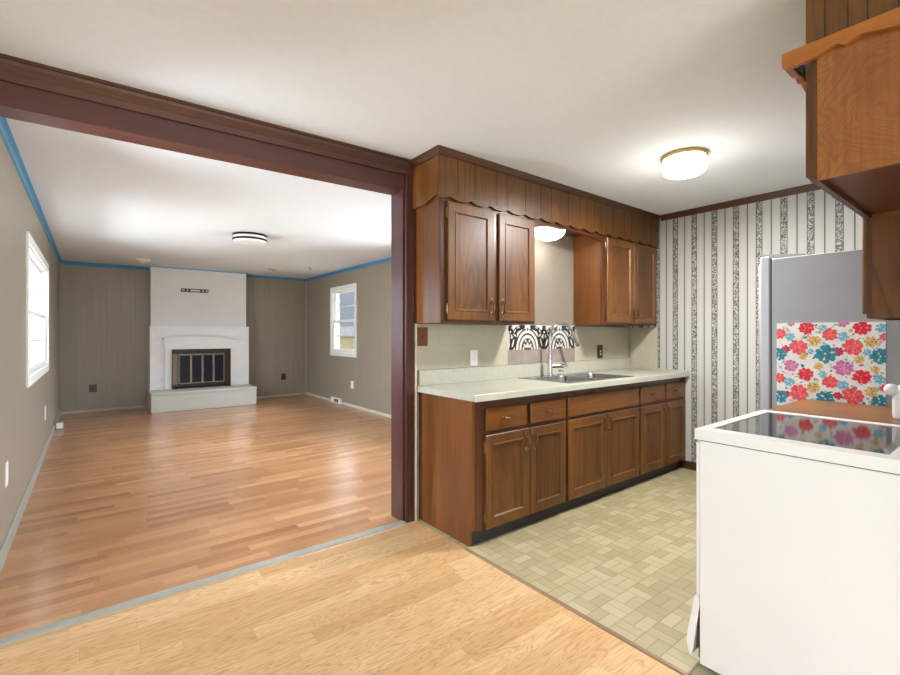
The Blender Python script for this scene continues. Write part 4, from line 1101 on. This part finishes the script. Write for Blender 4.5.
fl_list = [('red', 0.770, 1.303, 0.035), ('coral', 0.891, 1.272, 0.030), ('coral', 0.667, 1.267, 0.033), ('red', 0.539, 1.301, 0.036), ('pink', 0.454, 1.255, 0.020), ('lb', 0.844, 1.254, 0.023), ('lb', 0.698, 1.302, 0.019), ('lb', 0.613, 1.255, 0.024), ('lb', 0.466, 1.300, 0.023), ('yel', 0.733, 1.232, 0.029), ('yel', 0.502, 1.230, 0.028), ('coral', 0.805, 1.197, 0.040), ('coral', 0.573, 1.200, 0.042), ('mag', 0.863, 1.184, 0.022), ('mag', 0.630, 1.177, 0.022), ('teal', 0.684, 1.164, 0.048), ('teal', 0.893, 1.155, 0.035), ('teal', 0.466, 1.158, 0.040), ('lb', 0.749, 1.174, 0.016), ('lb', 0.517, 1.176, 0.018), ('yel', 0.782, 1.146, 0.020), ('yel', 0.550, 1.138, 0.021), ('vio', 0.838, 1.093, 0.033), ('vio', 0.610, 1.092, 0.039), ('yel', 0.716, 1.095, 0.020), ('yel', 0.487, 1.091, 0.018), ('red', 0.772, 1.049, 0.035), ('red', 0.539, 1.051, 0.036), ('coral', 0.891, 1.020, 0.028), ('coral', 0.667, 1.015, 0.033), ('lb', 0.846, 1.001, 0.025), ('lb', 0.613, 1.003, 0.024), ('lb', 0.697, 1.052, 0.020), ('lb', 0.472, 1.043, 0.023), ('pink', 0.454, 1.000, 0.020), ('yel', 0.737, 0.979, 0.029), ('yel', 0.502, 0.979, 0.027), ('coral', 0.803, 0.945, 0.044), ('coral', 0.573, 0.951, 0.043), ('mag', 0.863, 0.930, 0.020), ('mag', 0.633, 0.945, 0.020), ('teal', 0.891, 0.913, 0.036), ('teal', 0.684, 0.922, 0.042), ('teal', 0.469, 0.930, 0.035), ('vio', 0.838, 1.332, 0.02), ('vio', 0.61, 1.332, 0.025)]
rng = random.Random(9)
for k in range(230):
    blob(rng.uniform(Y0 + .01, Y1 - .01), rng.uniform(Z0 + .01, Z1 - .01), rng.uniform(.005, .011), rng.choice([ix['green'], ix['green'], ix['lb'], ix['cream'], ix['yel'], ix['vio'], ix['deep_teal'], ix['lilac']]), 8, 0, rng.uniform(.35, .8), rng.uniform(0, pi))
for (kd, cy_, cz_, r_) in fl_list:
    r_ *= 1.06
    a_, b_ = inner[kd]; npet = 9 if r_ > .03 else 7; ph = rng.uniform(0, 1)
    for k in range(npet):
        a = 2 * pi * k / npet + ph + rng.uniform(-.12, .12); q = rng.uniform(.60, .72)
        blob(cy_ + r_ * q * cos(a), cz_ + r_ * q * sin(a), r_ * rng.uniform(.30, .38), ix[kd], 9, 0, .8, a)
    blob(cy_, cz_, r_ * .74, ix[kd], 12)
    for k in range(npet):
        a = 2 * pi * (k + .5) / npet + ph; q = rng.uniform(.35, .6)
        blob(cy_ + r_ * q * cos(a), cz_ + r_ * q * sin(a), r_ * rng.uniform(.12, .22), ix[b_] if k % 3 == 0 else ix[a_], 8, 0, .45, a + rng.uniform(-.4, .4))
    blob(cy_, cz_, r_ * .30, ix[kd], 8); blob(cy_, cz_, r_ * .2, ix[a_], 8); blob(cy_ + r_ * .05, cz_, r_ * .11, ix[b_], 8)
po = build('floral_poster', ps, pm, None, (PX, .68, .862)); tag(po, 'bright floral print sheet stuck on the side of the grey refrigerator', 'poster')

# upper cabinets on the stove side
YF = .437
G2 = 'wall cabinets on the range side'
upper(1.80, 2.598, 1.754, 2.16, YF, YS_, [(1.825, 2.195, 1.775, 2.12, 2.17, None), (2.205, 2.575, 1.775, 2.12, 2.23, None)], 'short figured wood cabinet above the white range, nearest the camera', (2.2, .27, 1.754), s=1, end_mat='figured_end', group=G2, hz=1.84)
upper(2.600, 3.055, 1.335, 2.16, YF, YS_, [(2.625, 3.03, 1.355, 2.12, 3.00, None)], 'long wall cabinet hanging beyond the short one above the brown counter', (2.83, .27, 1.335), s=1, end_mat='panel_wood', group=G2)
sf2 = thing('soffit', (3.1, .28, 2.16), 'planked wood soffit above the range side cabinets at the upper right', 'soffit')
mb = MB().box(1.802, XK - .001, YS_ + .001, YF + .012, 2.162, H - .001); mb.cur = 1
for yy in (.40, .345, .30, .235, .17): mb.box(1.8005, 1.8025, yy - .0015, yy + .0015, 2.18, H - .002)
build('box', mb, [M['fascia_wood'], M['dark_gap']], sf2)
# valance trim: scalloped boards on side and front
def vz(u):
    d = (.507 - u) % .285
    K = [(0, 2.140), (.014, 2.134), (.05, 2.132), (.08, 2.134), (.115, 2.143), (.143, 2.150), (.148, 2.144), (.160, 2.137), (.172, 2.144), (.200, 2.150), (.235, 2.142), (.27, 2.134), (.285, 2.133)]
    for (a, p), (b, q) in zip(K, K[1:]):
        if a <= d <= b: return p + (q - p) * (d - a) / (b - a)
    return 2.134
us = [YS_ + .001 + (.507 - YS_ - .001) * k / 80 for k in range(81)]
vl = thing('scalloped_valance', (2.4, .4, 2.13), 'light scalloped trim board around the top of the range side cabinets', 'valance')
build('side_board', MB().strip_board(us, 2.184, [vz(u) for u in us], 'x', 1.779, 1.798), M['figured_light'], vl)
us = [1.798 + (3.06 - 1.798) * k / 160 for k in range(161)]
build('front_board', MB().strip_board(us, 2.184, [max(2.140, vz(.507 - (u - 1.779))) + .002 for u in us], 'y', .487, .507), M['figured_light'], vl)
build('ledge', MB().box(1.798, 3.06, .450, .487, 2.165, 2.184), M['frame_wood'], vl)
build('corner_bracket', MB().prism([(.458, 2.164), (.487, 2.164), (.480, 2.145), (.470, 2.132), (.462, 2.115), (.458, 2.10)], 'x', 1.802, 1.82), M['dark_gap'], vl)
